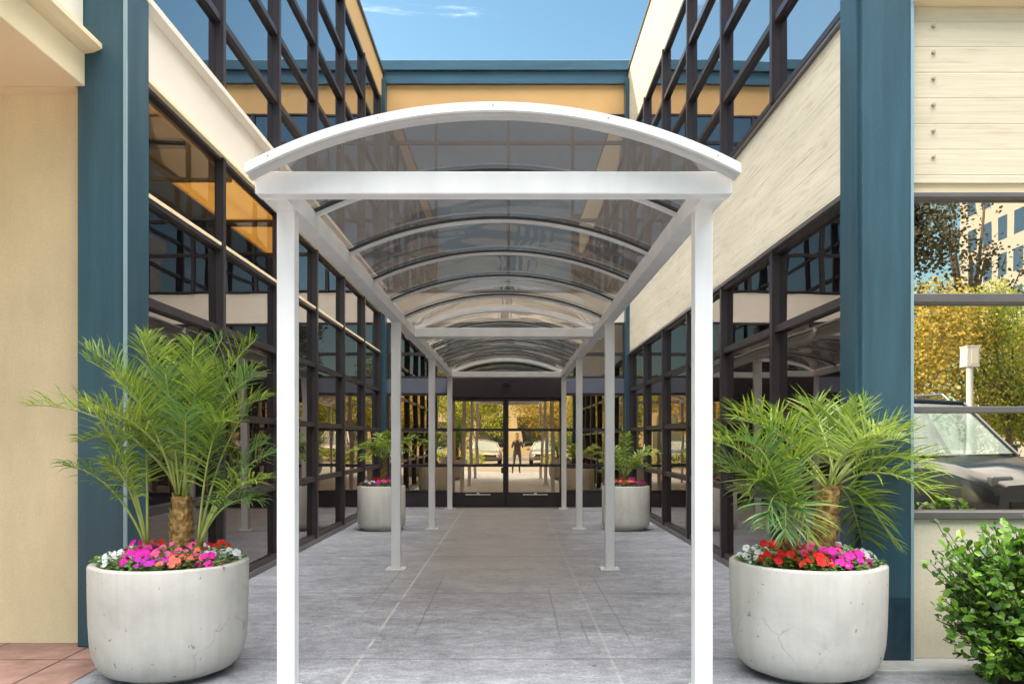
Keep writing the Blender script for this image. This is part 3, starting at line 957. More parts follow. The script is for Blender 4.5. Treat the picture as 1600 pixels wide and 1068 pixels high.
# ------------------------------------------------------------------ palms
def bez(a, b, c, n):
    return [a * (1 - t) ** 2 + b * 2 * t * (1 - t) + c * t * t for t in [i / n for i in range(n + 1)]]
def frond(parent, base, ctrl, tip, rg, mat, leaf=.24, n=34, width=.0052, start=.28, droop=.35, up_angle=.45):
    a, b, c = Vector(base), Vector(ctrl), Vector(tip)
    N = 40
    P = bez(a, b, c, N)
    st = MB()
    st.tube(P[::4], [.0085 * (1 - .85 * i / 10) + .0012 for i in range(len(P[::4]))], 5)
    lf = MB()
    length = sum((P[i + 1] - P[i]).length for i in range(N))
    for i in range(n):
        t = start + (1 - start) * (i + rg.uniform(.1, .9)) / n
        fi = t * N
        k = min(int(fi), N - 1)
        p = P[k].lerp(P[k + 1], fi - k)
        T = (P[k + 1] - P[k]).normalized()
        side = T.cross(Vector((0, 0, 1)))
        if side.length < .05: side = T.cross(Vector((0, 1, 0)))
        side.normalize()
        up = side.cross(T).normalized()
        prof = sin(pi * min(1, (t - start) / (1 - start) * .80 + .20)) ** .55 if t < .999 else .3
        for s in (-1, 1):
            L = leaf * (.55 + .5 * prof) * rg.uniform(.85, 1.12)
            if t > .8: L *= 1 - (t - .8) * 1.9
            fwd = .38 + .72 * (t - start) / (1 - start) + rg.uniform(-.22, .22)
            d = (side * s * cos(fwd * .9) + T * sin(fwd * .9) + up * (up_angle + rg.uniform(-.5, .45))).normalized()
            q0 = p
            q1 = p + d * L * .5
            d2 = (d + Vector((0, 0, -droop * rg.uniform(.5, 1.4)))).normalized()
            q2 = q1 + d2 * L * .3
            d3 = (d2 + Vector((0, 0, -droop * rg.uniform(.4, 1.5)))).normalized()
            q3 = q2 + d3 * L * .28
            wv = d.cross(up)
            if wv.length < .1: wv = d.cross(side)
            wv.normalize()
            wv = (wv + up * rg.uniform(-.6, .6)).normalized()
            w = width * rg.uniform(.8, 1.2)
            n0 = len(lf.v)
            for q, ww in ((q0, w * .55), (q1, w), (q2, w * .7)):
                lf.v.append(tuple(q - wv * ww)); lf.v.append(tuple(q + wv * ww))
            lf.v.append(tuple(q3))
            lf.f += [(n0, n0 + 1, n0 + 3, n0 + 2), (n0 + 2, n0 + 3, n0 + 5, n0 + 4), (n0 + 4, n0 + 5, n0 + 6)]
    f = lf.build("frond", mat, parent, recalc=False)
    st.build("rachis", M['rachis'], f, smooth=True)
    return f

def palm_trunk(parent, p0, p1, r0, r1, seed):
    rg = random.Random(seed)
    mb = MB()
    a, b = Vector(p0), Vector(p1)
    n = 12
    mb.tube([a.lerp(b, i / n) for i in range(n + 1)], [(r0 + (r1 - r0) * i / n) * (1 + .06 * (i % 2)) for i in range(n + 1)], 14)
    # old leaf bases, spiralling
    L = (b - a).length
    nb = int(L / .012)
    ax = (b - a).normalized()
    e1 = ax.cross(Vector((0, 1, 0))).normalized(); e2 = ax.cross(e1)
    for i in range(nb):
        t = i / nb
        an = i * 2.39996 + rg.uniform(-.2, .2)
        c = a.lerp(b, t)
        r = r0 + (r1 - r0) * t
        out = e1 * cos(an) + e2 * sin(an)
        tng = ax.cross(out)
        q = c + out * r * .9
        h = rg.uniform(.035, .06)
        w = .02
        n0 = len(mb.v)
        tipp = q + ax * h + out * rg.uniform(.012, .03)
        mb.v += [tuple(q - tng * w), tuple(q + tng * w), tuple(tipp + tng * w * .5), tuple(tipp - tng * w * .5), tuple(q + out * .014 - ax * .01)]
        mb.f += [(n0, n0 + 4, n0 + 1), (n0, n0 + 4, n0 + 3), (n0 + 4, n0 + 1, n0 + 2), (n0 + 4, n0 + 2, n0 + 3), (n0, n0 + 1, n0 + 2, n0 + 3)]
    return mb.build("trunk", M['trunk'], parent)

def pix(x, y, Y):
    return Vector(((x - 799) * Y / 1280, Y, 1.45 + (687 - y) * Y / 1280))

# left front palm
rg = random.Random(11)
PL = thing("palm_plant", "bushy upright palm with tall feathery fronds in the left front planter", "palm plant", (-2.07, 5.12, .66))
palm_trunk(PL, (-2.075, 5.12, .64), (-2.055, 5.12, 1.10), .072, .055, 1)
palm_trunk(PL, (-2.235, 5.07, .64), (-2.25, 5.06, .80), .026, .020, 2)
palm_trunk(PL, (-1.94, 5.05, .64), (-1.93, 5.04, .80), .026, .020, 3)
main = [(70, 635, -.20, .4), (140, 545, -.05, .35), (215, 520, .1, .2), (255, 540, -.3, .15), (288, 528, .15, .05), (300, 590, -.4, .05),
        (330, 520, .2, .1), (395, 530, .05, .3), (418, 590, -.2, .4), (395, 620, .25, .35), (350, 585, -.35, .2), (170, 590, .25, .3),
        (180, 570, -.35, .3), (110, 640, .2, .4), (235, 600, -.45, .15), (310, 560, .3, .1), (370, 570, .35, .2), (120, 690, .05, .5),
        (380, 660, -.3, .4), (265, 570, .35, .05), (200, 640, -.5, .3), (340, 650, -.5, .25), (240, 545, .2, .1)]
for x, y, dy, ar in main:
    base = Vector((-2.055 + rg.uniform(-.04, .04), 5.12 + rg.uniform(-.04, .04), 1.02 + rg.uniform(0, .10)))
    tip = pix(x, y, 5.12) + Vector((0, dy, 0))
    mid = base.lerp(tip, .5) + Vector((0, 0, .12 + ar * .45))
    mid.x = base.x + (tip.x - base.x) * .38; mid.y = base.y + (tip.y - base.y) * .38
    frond(PL, base, mid, tip, rg, M['frond'] if rg.random() < .7 else M['frond_dark'], leaf=.215, n=38, up_angle=.55, droop=.22)
for bx, by, tips in ((-2.25, 5.06, [(105, 725, -.05), (150, 690, .15), (190, 720, -.2), (215, 640, .1), (170, 650, -.15)]),
                     (-1.93, 5.04, [(432, 705, 0), (430, 745, -.15), (405, 690, .15), (415, 780, -.1), (380, 640, .1), (352, 660, -.1)])):
    for x, y, dy in tips:
        base = Vector((bx, by, .78))
        tip = pix(x, y, 5.05) + Vector((0, dy, 0))
        mid = base.lerp(tip, .5) + Vector((0, 0, .22))
        mid.x = base.x + (tip.x - base.x) * .36
        frond(PL, base, mid, tip, rg, M['frond_dark'] if rg.random() < .6 else M['frond'], leaf=.18, n=30, start=.36, up_angle=.3, droop=.35)

# right front palm
PR = thing("palm_plant", "spreading palm with arching fronds on a stout orange trunk in the right front planter", "palm plant", (1.94, 5.12, .66))
palm_trunk(PR, (1.915, 5.10, .64), (1.985, 5.10, 1.17), .082, .058, 4)
palm_trunk(PR, (1.72, 5.0, .64), (1.70, 4.98, .86), .055, .04, 5)
mainr = [(1135, 652, -.15, .25), (1112, 690, .1, .3), (1172, 655, .2, .2), (1230, 650, .35, .2), (1290, 632, .25, .1),
         (1352, 632, -.05, .08), (1375, 655, .3, .1), (1392, 672, -.2, .15), (1428, 690, .1, .25), (1445, 735, -.1, .40), (1450, 765, .2, .45),
         (1425, 775, -.35, .45), (1385, 845, -.1, .40), (1372, 868, .2, .35), (1335, 640, .2, .08), (1400, 700, .4, .2), (1320, 680, -.5, .2)]
for x, y, dy, ar in mainr:
    base = Vector((1.985 + rg.uniform(-.045, .045), 5.10 + rg.uniform(-.05, .05), 1.10 + rg.uniform(0, .09)))
    tip = pix(x, y, 5.10) + Vector((0, dy, 0))
    mid = base.lerp(tip, .5) + Vector((0, 0, .06 + ar * .55))
    mid.x = base.x + (tip.x - base.x) * .45; mid.y = base.y + (tip.y - base.y) * .45
    frond(PR, base, mid, tip, rg, M['frond'] if rg.random() < .75 else M['frond_pale'], leaf=.26, n=27, up_angle=.4, droop=.18, width=.0064)
for x, y, dy in [(1112, 690, -.1), (1115, 722, .1), (1150, 690, -.3), (1158, 765, -.15), (1180, 815, -.2), (1210, 832, -.2), (1252, 840, -.15),
                 (1190, 700, .1), (1225, 715, -.15), (1150, 740, .2), (1175, 790, .1)]:
    base = Vector((1.70 + rg.uniform(-.03, .03), 4.98 + rg.uniform(-.03, .03), .85 + rg.uniform(0, .05)))
    tip = pix(x, y, 4.98) + Vector((0, dy, 0))
    mid = base.lerp(tip, .45) + Vector((0, 0, .28 if y < 760 else .40))
    frond(PR, base, mid, tip, rg, M['frond'] if rg.random() < .6 else M['frond_dark'], leaf=.22, n=24, up_angle=.45, droop=.18, width=.006)

# small palms at the back
def small_palm(c, label, tips, seed, zc):
    g = random.Random(seed)
    t = thing("palm_plant", label, "palm plant", (c[0], c[1], .66))
    palm_trunk(t, (c[0], c[1], .66), (c[0] + .01, c[1], zc), .05, .035, seed)
    for dx, dy, dz in tips:
        base = Vector((c[0] + .01, c[1], zc - .03 + g.uniform(0, .05)))
        tip = base + Vector((dx, dy, dz))
        mid = base.lerp(tip, .45) + Vector((0, 0, .12 + .35 * abs(dx)))
        frond(t, base, mid, tip, g, M['frond_pale'] if g.random() < .5 else M['frond'], leaf=.15, n=24, width=.011, start=.3, up_angle=.3)
small_palm((PLB[0] + .03, PLB[1]), "small palm with one long side frond in the far left planter",
           [(-.55, -.1, .12), (-.42, .1, .2), (-.25, -.2, .28), (-.1, .15, .42), (.12, -.1, .45), (.3, .1, .3), (.45, -.1, .25), (.68, 0, .3), (.3, -.3, .1), (-.3, -.3, .02), (.0, -.3, .3), (.5, .2, .05)], 21, 1.12)
small_palm((PRB[0] - .02, PRB[1]), "short trunked pale palm with upright central frond in the far right planter",
           [(-.05, 0, .78), (.05, .1, .7), (.55, -.1, .42), (.42, .1, .48), (.36, -.15, .2), (-.3, -.1, .4), (-.5, .1, .38), (-.42, -.2, .25), (.15, -.3, .3), (-.15, .25, .5), (.3, .3, .35), (-.38, .15, .12)], 22, .84)

# ------------------------------------------------------------------ bedding flowers
def blossom(mb, c, nrm, r, g):
    nrm = Vector(nrm).normalized()
    a = nrm.cross(Vector((.3, .1, 1)))
    a.normalize()
    b = nrm.cross(a)
    off = g.uniform(0, 6.3)
    for k in range(5):
        an = off + k * 2 * pi / 5
        d = a * cos(an) + b * sin(an)
        e = a * -sin(an) + b * cos(an)
        n0 = len(mb.v)
        lift = g.uniform(-.1, .15)
        for rr, ww, hh in ((.08, .12, 0), (.55, .52, .10), (.9, .40, .10 + lift), (1.0, .12, .05 + lift)):
            mb.v.append(tuple(c + d * r * rr - e * r * ww + nrm * r * hh))
            mb.v.append(tuple(c + d * r * rr + e * r * ww + nrm * r * hh))
        for q in range(3):
            mb.f.append((n0 + 2 * q, n0 + 2 * q + 1, n0 + 2 * q + 3, n0 + 2 * q + 2))
def leaf_quad(mb, p, d, nrm, L, W):
    s = d.cross(nrm).normalized()
    n0 = len(mb.v)
    mb.v += [tuple(p), tuple(p + d * L * .35 - s * W + nrm * .1 * L), tuple(p + d * L * .75 - s * W * .8 + nrm * .08 * L), tuple(p + d * L - nrm * .05 * L),
             tuple(p + d * L * .75 + s * W * .8 + nrm * .08 * L), tuple(p + d * L * .35 + s * W + nrm * .1 * L)]
    mb.f += [(n0, n0 + 1, n0 + 2, n0 + 3), (n0, n0 + 3, n0 + 4, n0 + 5)]

WORD = {'magenta': 'magenta', 'coral': 'coral', 'pink': 'bright pink', 'red': 'red', 'white': 'white', 'purple': 'purple magenta'}
def bedding(where, cen, R, zrim, spots, seed, group, fsize=.0245, nflow=10):
    g = random.Random(seed)
    for (ax, ay, colr, place) in spots:
        px, py = cen[0] + ax * R * .93, cen[1] + ay * R * .93
        d0 = sqrt(ax * ax + ay * ay)
        zc = zrim + .125 - .10 * d0 ** 2
        t = thing("bedding_plant", "%s bedding flowers %s %s" % (WORD[colr], place, where), "flowers", (px, py, zrim - .04), group)
        lf = MB()
        rad = .105 * R / .41
        for i in range(110):
            an, rr = g.uniform(0, 2 * pi), rad * 1.05 * sqrt(g.random())
            hz = zc - .012 + g.uniform(-.05, .022) - .25 * rr * rr / rad
            p = Vector((px + rr * cos(an), py + rr * sin(an), hz))
            d = Vector((cos(an) + g.uniform(-.8, .8), sin(an) + g.uniform(-.8, .8), g.uniform(-.3, .5))).normalized()
            nn = (Vector((0, -.3, 1)) + Vector((g.uniform(-.5, .5), g.uniform(-.5, .5), 0))).normalized()
            leaf_quad(lf, p, d, nn, g.uniform(.022, .040), g.uniform(.008, .013))
        lf.build("foliage", M['bedleaf'], t, recalc=False)
        k = nflow + g.choice((-1, 0, 1))
        for i in range(k):
            an, rr = i * 2.4 + g.uniform(-.4, .4), rad * sqrt((i + .4) / k)
            c = Vector((px + rr * cos(an), py + rr * sin(an), zc + g.uniform(-.018, .03) - .35 * rr * rr / rad))
            if sqrt((c.x - cen[0]) ** 2 + (c.y - cen[1]) ** 2) < .05: continue
            fb = MB()
            blossom(fb, c, (g.uniform(-.5, .5) + ax * .4, -.75 + g.uniform(-.45, .35) , .75 + g.uniform(-.3, .4)), fsize * g.uniform(.8, 1.2), g)
            fb.build("flower", PET[colr], t, recalc=False)

sp_l = [(-.88, -.20, 'white', 'at the left rim of'), (-.66, .42, 'white', 'at the back left of'), (-.70, -.40, 'white', 'at the front left of'),
        (-.28, -.66, 'magenta', 'front and left of centre of'), (-.40, -.10, 'magenta', 'left of the trunk in'), (-.42, .30, 'red', 'behind the left fronds in'),
        (.02, -.84, 'purple', 'lowest at the front of'), (.14, -.46, 'pink', 'in front of the trunk in'), (.34, -.74, 'coral', 'at the front rim of'),
        (.52, -.50, 'coral', 'front and right of centre of'), (.30, .02, 'pink', 'just right of the trunk in'), (.64, -.12, 'white', 'on the right half of'), (.78, -.42, 'magenta', 'at the right front rim of'),
        (.52, .44, 'red', 'at the back right of'), (.86, .16, 'white', 'at the right rim of'), (.0, .5, 'white', 'behind the trunk in')]
bedding("the left front planter", PLA, .405, .69, sp_l, 31, "bedding flowers in the left front planter")
sp_r = [(-.88, -.05, 'white', 'at the left rim of'), (-.58, .50, 'white', 'at the back left of'), (-.62, -.45, 'red', 'at the left front of'), (-.50, .12, 'red', 'left of the small trunk in'),
        (-.30, -.66, 'red', 'front and left of centre of'), (-.12, -.82, 'red', 'at the front rim of'), (-.14, -.40, 'pink', 'in front of the small trunk in'),
        (.14, -.60, 'magenta', 'front centre of'), (.34, -.78, 'magenta', 'front right rim of'), (.36, -.30, 'pink', 'in front of the stout trunk in'), (.58, -.52, 'magenta', 'right front of'),
        (.62, .02, 'white', 'on the right half of'), (.40, .40, 'red', 'behind the stout trunk in'), (.80, -.30, 'white', 'at the right front rim of'), (.86, .14, 'white', 'at the right rim of')]
bedding("the right front planter", PRA, .405, .69, sp_r, 32, "bedding flowers in the right front planter")
sp_b = [(-.8, -.1, 'pink', 'at the left rim of'), (-.5, -.5, 'white', 'at the left front of'), (-.1, -.75, 'magenta', 'at the front of'), (.3, -.6, 'pink', 'right front of'), (.75, -.3, 'magenta', 'at the right rim of'), (-.35, .3, 'red', 'back left of'), (.3, .3, 'magenta', 'back right of')]
bedding("the far left planter", PLB, .33, .71, sp_b, 33, "bedding flowers in the far left planter", .03, 6)
sp_c = [(-.8, -.1, 'white', 'at the left rim of'), (-.45, -.5, 'coral', 'at the left front of'), (0, -.7, 'coral', 'at the front of'), (.4, -.6, 'magenta', 'right front of'), (.78, -.2, 'magenta', 'at the right rim of'), (-.3, .3, 'red', 'back left of'), (.3, .3, 'pink', 'back right of')]
bedding("the far right planter", PRB, .33, .71, sp_c, 34, "bedding flowers in the far right planter", .03, 6)

# ------------------------------------------------------------------ shrub at the right
def shrub(name, label, c, rx, ry, h, seed, ntw=150):
    g = random.Random(seed)
    t = thing(name, label, "shrub", (c[0], c[1], 0.0))
    st, lf = MB(), MB()
    for i in range(ntw):
        an = g.uniform(0, 2 * pi)
        el = math.asin(g.uniform(-.85, 1))
        k = g.uniform(.72, 1.06)
        tip = Vector((c[0] + rx * k * cos(el) * cos(an), c[1] + ry * k * cos(el) * sin(an), h * .5 + h * .5 * k * sin(el)))
        if i < 12:
            tip = Vector((c[0] - rx * g.uniform(.95, 1.12), c[1] + g.uniform(-.2, .15), h * g.uniform(.25, .95)))
        root = Vector((c[0] + (tip.x - c[0]) * .18, c[1] + (tip.y - c[1]) * .18, .02 + h * .15 * g.random()))
        mid = root.lerp(tip, .5) + Vector((g.uniform(-.05, .05), g.uniform(-.05, .05), .06))
        P = bez(root, mid, tip, 12)
        st.tube(P[::3], [.008, .006, .005, .0035, .002], 4)
        for j in range(4, 13):
            for s in range(3):
                T = (P[j] - P[j - 1]).normalized()
                d = (T * .5 + Vector((g.uniform(-1, 1), g.uniform(-1, 1), g.uniform(-.5, .9)))).normalized()
                nn = (Vector((0, -.4, .9)) + Vector((g.uniform(-.7, .7), g.uniform(-.7, .7), g.uniform(-.3, .3)))).normalized()
                leaf_quad(lf, P[j] + Vector((g.uniform(-.012, .012), g.uniform(-.012, .012), g.uniform(-.012, .012))), d, nn, *(lambda q: (q, q * g.uniform(.26, .36)))(g.choice((.028, .038, .046, .054, .066)) * g.uniform(.85, 1.15)))
    st.build("stems", M['twig'], t)
    lf.build("foliage", M['shrub'], t, recalc=False)
    return t
shrub("boxleaf_shrub", "glossy green leafy shrub against the pale low wall at the right edge", (3.12, 4.74), .62, .36, 1.0, 41, 620)

# ------------------------------------------------------------------ what the glass reflects: behind the camera
def leaf_tree(name, label, loc, h, r, mat, seed, n=2600, trunk_h=.35, lsize=.16, group=None):
    g = random.Random(seed)
    t = thing(name, label, "tree", loc, group)
    x, y, z = loc
    tk = MB()
    top = Vector((x + g.uniform(-.2, .2), y, h * .7))
    tk.tube([Vector((x, y, 0)), Vector((x, y, h * .2)), Vector((x, y, 0)).lerp(top, .6), top], [h * .022, h * .018, h * .012, h * .004], 8)
    lf = MB()
    blobs = []
    for i in range(13):
        an, rr = g.uniform(0, 6.28), r * .75 * sqrt(g.random())
        zc = h * (trunk_h + (1 - trunk_h) * g.uniform(.15, .88))
        c = Vector((x + rr * cos(an), y + rr * sin(an), zc))
        blobs.append((c, r * g.uniform(.28, .5)))
        s0 = Vector((x, y, h * g.uniform(.2, .5)))
        tk.tube([s0, s0.lerp(c, .5) + Vector((0, 0, .2)), c], [h * .009, h * .006, h * .002], 5)
    lsize *= .78
    for i in range(int(n * 3)):
        c, br = g.choice(blobs)
        v = Vector((g.gauss(0, 1), g.gauss(0, 1), g.gauss(0, 1))).normalized() * br * (g.random() ** .4)
        p = c + v
        d = Vector((g.uniform(-1, 1), g.uniform(-1, 1), g.uniform(-.8, .6))).normalized()
        nn = (v.normalized() + Vector((g.uniform(-.6, .6), g.uniform(-.6, .6), g.uniform(-.2, .8)))).normalized()
        leaf_quad(lf, p, d, nn, lsize * g.uniform(.7, 1.3), lsize * .4)
    tk.build("trunk", M['bark'], t)
    lf.build("crown", mat, t, recalc=False)
    return t

grp = "trees across the parking lot"
leaf_tree("street_tree", "dark brownish tree left of the pale office block across the lot", (18.0, -30, 0), 14.5, 3.6, M['tree_dark'], 51, 7000, .25, .26, grp)
leaf_tree("street_tree", "second dark tree standing farther left across the lot", (13.5, -33, 0), 13.0, 3.6, M['tree_dark'], 52, 3000, .25, .26, grp)
leaf_tree("street_tree", "golden leafed tree behind the boxy white lamp post", (13.6, -17, 0), 6.6, 3.2, M['tree_gold'], 53, 3600, .10, .15, grp)
leaf_tree("street_tree", "lime green tree to the right of the boxy white lamp post", (17.2, -17.5, 0), 6.6, 3.2, M['tree_lime'], 54, 3600, .12, .15, grp)
leaf_tree("street_tree", "golden leafed tree on the far right of the lot", (21.5, -21, 0), 7.0, 3.6, M['tree_gold'], 55, 3200, .12, .18, grp)
leaf_tree("street_tree", "lime green tree straight across from the entrance doors", (-2.5, -24, 0), 6.5, 3.4, M['tree_lime'], 56, 3200, .28, .17, grp)
leaf_tree("street_tree", "golden tree straight across from the entrance, right of centre", (3.5, -26, 0), 6.5, 3.4, M['tree_gold'], 57, 3200, .28, .17, grp)
leaf_tree("street_tree", "golden tree across the lot, left of the entrance axis", (-9, -25, 0), 6.8, 3.4, M['tree_gold'], 58, 3000, .28, .17, grp)
leaf_tree("street_tree", "lime tree across the lot beside the golden trees", (9, -24, 0), 6.2, 3.2, M['tree_lime'], 59, 3000, .28, .17, grp)
leaf_tree("street_tree", "tall dark tree across the lot on the far left", (-16, -30, 0), 11, 4, M['tree_dark'], 60, 3000, .25, .24, grp)
leaf_tree("street_tree", "golden tree far across the lot behind the parked cars", (-4.5, -33, 0), 9, 4, M['tree_gold'], 61, 3000, .25, .2, grp)
leaf_tree("street_tree", "lime tree far across the lot behind the parked silver cars", (6.5, -34, 0), 8.5, 4, M['tree_lime'], 62, 3000, .25, .2, grp)

leaf_tree("street_tree", "thin brown leafed tree in front of the pale office block", (25, -34, 0), 16.5, 3.6, M['tree_dark'], 63, 700, .3, .26, grp)
# pale office block
OB = thing("office_block", "tall pale office block with rows of dark blue square windows across the lot", "building", (50, -50, 0))
MB().box(44, 64, -70, -34, 0, 27).build("wall", M['office_wall'], OB)
MB().box(43.7, 64.3, -70.3, -33.7, 27.002, 27.6).build("parapet", M['office_wall'], OB)
wproto = None
for r in range(7):
    for k in range(13):
        y = -68.6 + k * 2.55; z = 2.3 + r * 3.45
        if wproto is None:
            wproto = MB().box(-.03, .06, 0, 1.45, 0, 2.1).build("window", M['office_pane'], OB, origin=(0, 0, 0))
            w = wproto
        else:
            w = wproto.copy(); col.objects.link(w); w.parent = OB
        w.location = Vector((44, y, z)) - ORG[OB.name]
LB = thing("low_building", "long low tan building with a flat roof behind the trees across the lot", "building", (0, -46, 0))
MB().box(-30, 22, -54, -46, 0, 5.2).build("wall", M['stucco'], LB)
MB().box(-30.3, 22.3, -54.3, -45.7, 5.202, 5.6).build("parapet", M['stucco'], LB)
for k in range(12):
    MB().box(-28 + k * 4.1, -25.6 + k * 4.1, -46.02, -45.95, 1.0, 3.6).build("window", M['office_pane'], LB)

# lamp post with a boxy head
LP = thing("lamp_post", "white lamp post with a square box head beside the parked black car", "lamp post", (11.2, -9.3, 0))
MB().tube([(11.2, -9.3, 0), (11.2, -9.3, 3.198)], .072, 12).build("pole", M['white'], LP, smooth=True, angle=40)
MB().box(11.2 - .15, 11.2 + .15, -9.45, -9.15, 3.20, 3.68).build("lamp_head", M['white'], LP, bevel=.01)
MB().box(11.2 - .045, 11.2 + .115, -9.149, -9.14, 3.26, 3.62).build("lamp_panel", M['cream'], LP)
MB().box(11.2 - .165, 11.2 + .165, -9.465, -9.135, 3.682, 3.715).build("lamp_cap", M['white'], LP, bevel=.006)

# hedge strip along the parking
HG = MB()
g = random.Random(77)
for i in range(9000):
    p = Vector((g.uniform(-14, 18), -10.2 + g.uniform(-.45, .45), g.uniform(.05, .75)))
    d = Vector((g.uniform(-1, 1), g.uniform(-1, 1), g.uniform(-.4, .9))).normalized()
    nn = Vector((g.uniform(-.6, .6), g.uniform(-.2, 1), g.uniform(.1, 1))).normalized()
    if abs(p.x) < 1.6: continue
    leaf_quad(HG, p, d, nn, .11, .035)
tag(HG.build("hedge", M['tree_lime'], origin=(0, -10.2, 0)), "low clipped hedge running along the edge of the parking lot", "hedge")

# cars
def sections(mb, secs, k):
    """secs: list of rings (lists of Vectors, same length k) joined and capped"""
    n0 = len(mb.v)
    for s in secs:
        mb.v += [tuple(p) for p in s]
    for i in range(len(secs) - 1):
        for j in range(k):
            j2 = (j + 1) % k
            mb.f.append((n0 + i * k + j, n0 + i * k + j2, n0 + (i + 1) * k + j2, n0 + (i + 1) * k + j))
    mb.f.append(tuple(n0 + j for j in range(k))[::-1])
    mb.f.append(tuple(n0 + (len(secs) - 1) * k + j for j in range(k)))
def car(label, loc, rot, paint, size=1.0, suv=False, group=None):
    """car pointing along +X, built at the origin"""
    t = thing("parked_car", label, "car", (0, 0, 0), group)
    L, W = 4.6, 1.84
    hb = 1.13 if suv else .88             # belt line
    hr = 1.90 if suv else 1.45
    def ring(x, w, z0, z1, r=.10):
        return [Vector((x, -w, z0 + r)), Vector((x, -w * 1.02, (z0 + z1) * .5)), Vector((x, -w * .99, z1 - r)), Vector((x, -w + r * 1.1, z1)),
                Vector((x, 0, z1 + .025)), Vector((x, w - r * 1.1, z1)), Vector((x, w * .99, z1 - r)), Vector((x, w * 1.02, (z0 + z1) * .5)), Vector((x, w, z0 + r)),
                Vector((x, w - r, z0)), Vector((x, -w + r, z0))]
    b = MB()
    w = W / 2
    hood = hb - .02
    secs = [ring(-2.28, w * .80, .42, .72), ring(-2.2, w * .93, .30, hb - .04), ring(-1.9, w, .26, hb), ring(-.6, w, .24, hb), ring(.75, w, .24, hb),
            ring(1.0, w * .99, .25, hood), ring(1.7, w * .96, .26, hood - .08), ring(2.15, w * .88, .30, hood - .20), ring(2.3, w * .74, .36, hood - .32)]
    sections(b, secs, 11)
    body = b.build("body", paint, t, smooth=True, angle=35)
    gh = MB()
    xs0, xs1 = (-2.15 if suv else -1.75), 1.05
    xt0, xt1 = (-1.85 if suv else -.95), .25
    wb, wr = w * .93, w * .74
    P = [Vector((xs0, -wb, hb - .03)), Vector((xs1, -wb, hb - .03)), Vector((xs1, wb, hb - .03)), Vector((xs0, wb, hb - .03)),
         Vector((xt0, -wr, hr - .06)), Vector((xt1, -wr, hr - .06)), Vector((xt1, wr, hr - .06)), Vector((xt0, wr, hr - .06)),
         Vector((xt0 + .12, -wr * .8, hr)), Vector((xt1 - .15, -wr * .8, hr)), Vector((xt1 - .15, wr * .8, hr)), Vector((xt0 + .12, wr * .8, hr))]
    gh.v += [tuple(p) for p in P]
    gh.f += [(4, 5, 9, 8), (5, 6, 10, 9), (6, 7, 11, 10), (7, 4, 8, 11), (8, 9, 10, 11)]
    for a_, b_ in ((0, 4), (1, 5), (2, 6), (3, 7), (4, 5), (5, 6), (6, 7), (7, 4)):
        gh.tube([P[a_], P[b_]], .038, 8)
    for f_ in ((.315, .615) if suv else (.47,)):
        for i0, i1, i2, i3 in ((0, 1, 5, 4), (3, 2, 6, 7)):
            gh.tube([P[i0].lerp(P[i1], f_), P[i3].lerp(P[i2], f_)], .034, 8)
    gh.build("cabin", paint, t, smooth=True, angle=40)
    for sx_, sy_ in ((.02, -.38), (.02, .38), (-.95, 0)):
        wid = .26 if sy_ else .62
        st_ = MB().prism([(sx_ - .30, hb - .1), (sx_ - .12, hb - .1), (sx_ - .24, hb + .44), (sx_ - .36, hb + .44)], 'y', sy_ - wid, sy_ + wid)
        st_.box(sx_ - .36, sx_ - .26, sy_ - wid * .5, sy_ + wid * .5, hb + .442, hb + .62 if suv else hb + .50)
        st_.build("seat", M['rubber'], t, bevel=.04)
    def pane(name, a, b_, c, d, off, m=.06):
        a, b_, c, d = map(Vector, (a, b_, c, d))
        cen = (a + b_ + c + d) / 4
        q = [p.lerp(cen, m) + Vector(off) for p in (a, b_, c, d)]
        mb = MB().quad(*q)
        mb.build(name, M['glass_car'], t, recalc=False)
    pane("windscreen", P[1], P[2], P[6], P[5], (.012, 0, .008), .08)
    pane("rear_window", P[3], P[0], P[4], P[7], (-.012, 0, .006), .12)
    for s, (i0, i1, i2, i3) in ((-1, (0, 1, 5, 4)), (1, (3, 2, 6, 7))):
        A, B, Cc, Dd = P[i0], P[i1], P[i2], P[i3]
        def at(u, v):
            return A.lerp(B, u).lerp(Dd.lerp(Cc, u), v)
        for u0, u1 in (((.05, .30), (.33, .60), (.63, .93)) if suv else ((.08, .45), (.49, .92))):
            pane("side_window", at(u0, .12), at(u1, .12), at(u1, .9), at(u0, .9), (0, s * .014, .004), .0)
    for x in (-1.40, 1.42):
        for s in (-1, 1):
            ty = MB()
            prof = [(.20, -.10), (.30, -.11), (.335, -.09), (.345, 0), (.335, .09), (.30, .11), (.20, .10)]
            ty.lathe(prof, 28)
            wh = ty.build("wheel", M['rubber'], t, origin=(0, 0, 0), smooth=True, angle=40)
            wh.rotation_euler = (radians(90), 0, 0)
            wh.location = (x, s * (w - .10), .345)
            rim = MB().lathe([(0, .085), (.06, .10), (.08, .07), (.17, .085), (.205, .10), (.205, -.1), (0, -.1)], 24).build("rim", M['steel'], wh, origin=(0, 0, 0))
            if s > 0: rim.rotation_euler = (radians(180), 0, 0)
    for s in (-1, 1):
        MB().box(2.02, 2.235, s * w * .62 - .16, s * w * .62 + .16, hood - .34, hood - .215).build("headlight", M['lamp_lens'], t, bevel=.03)
        MB().box(-2.27, -2.16, s * w * .74 - .10, s * w * .74 + .10, hb - .33, hb - .12).build("taillight", M['red_lens'], t, bevel=.02)
        MB().box(.62, .80, s * (w + .11) - .1, s * (w + .11) + .1, hb - .02, hb + .13).build("mirror", paint, t, bevel=.03)
        if suv:
            MB().tube([(-1.5, s * wr * .85, hr - .02), (-1.4, s * wr * .85, hr + .07), (0, s * wr * .85, hr + .07), (.12, s * wr * .85, hr - .02)], .018, 8).build("roof_rail", M['steel'], t)
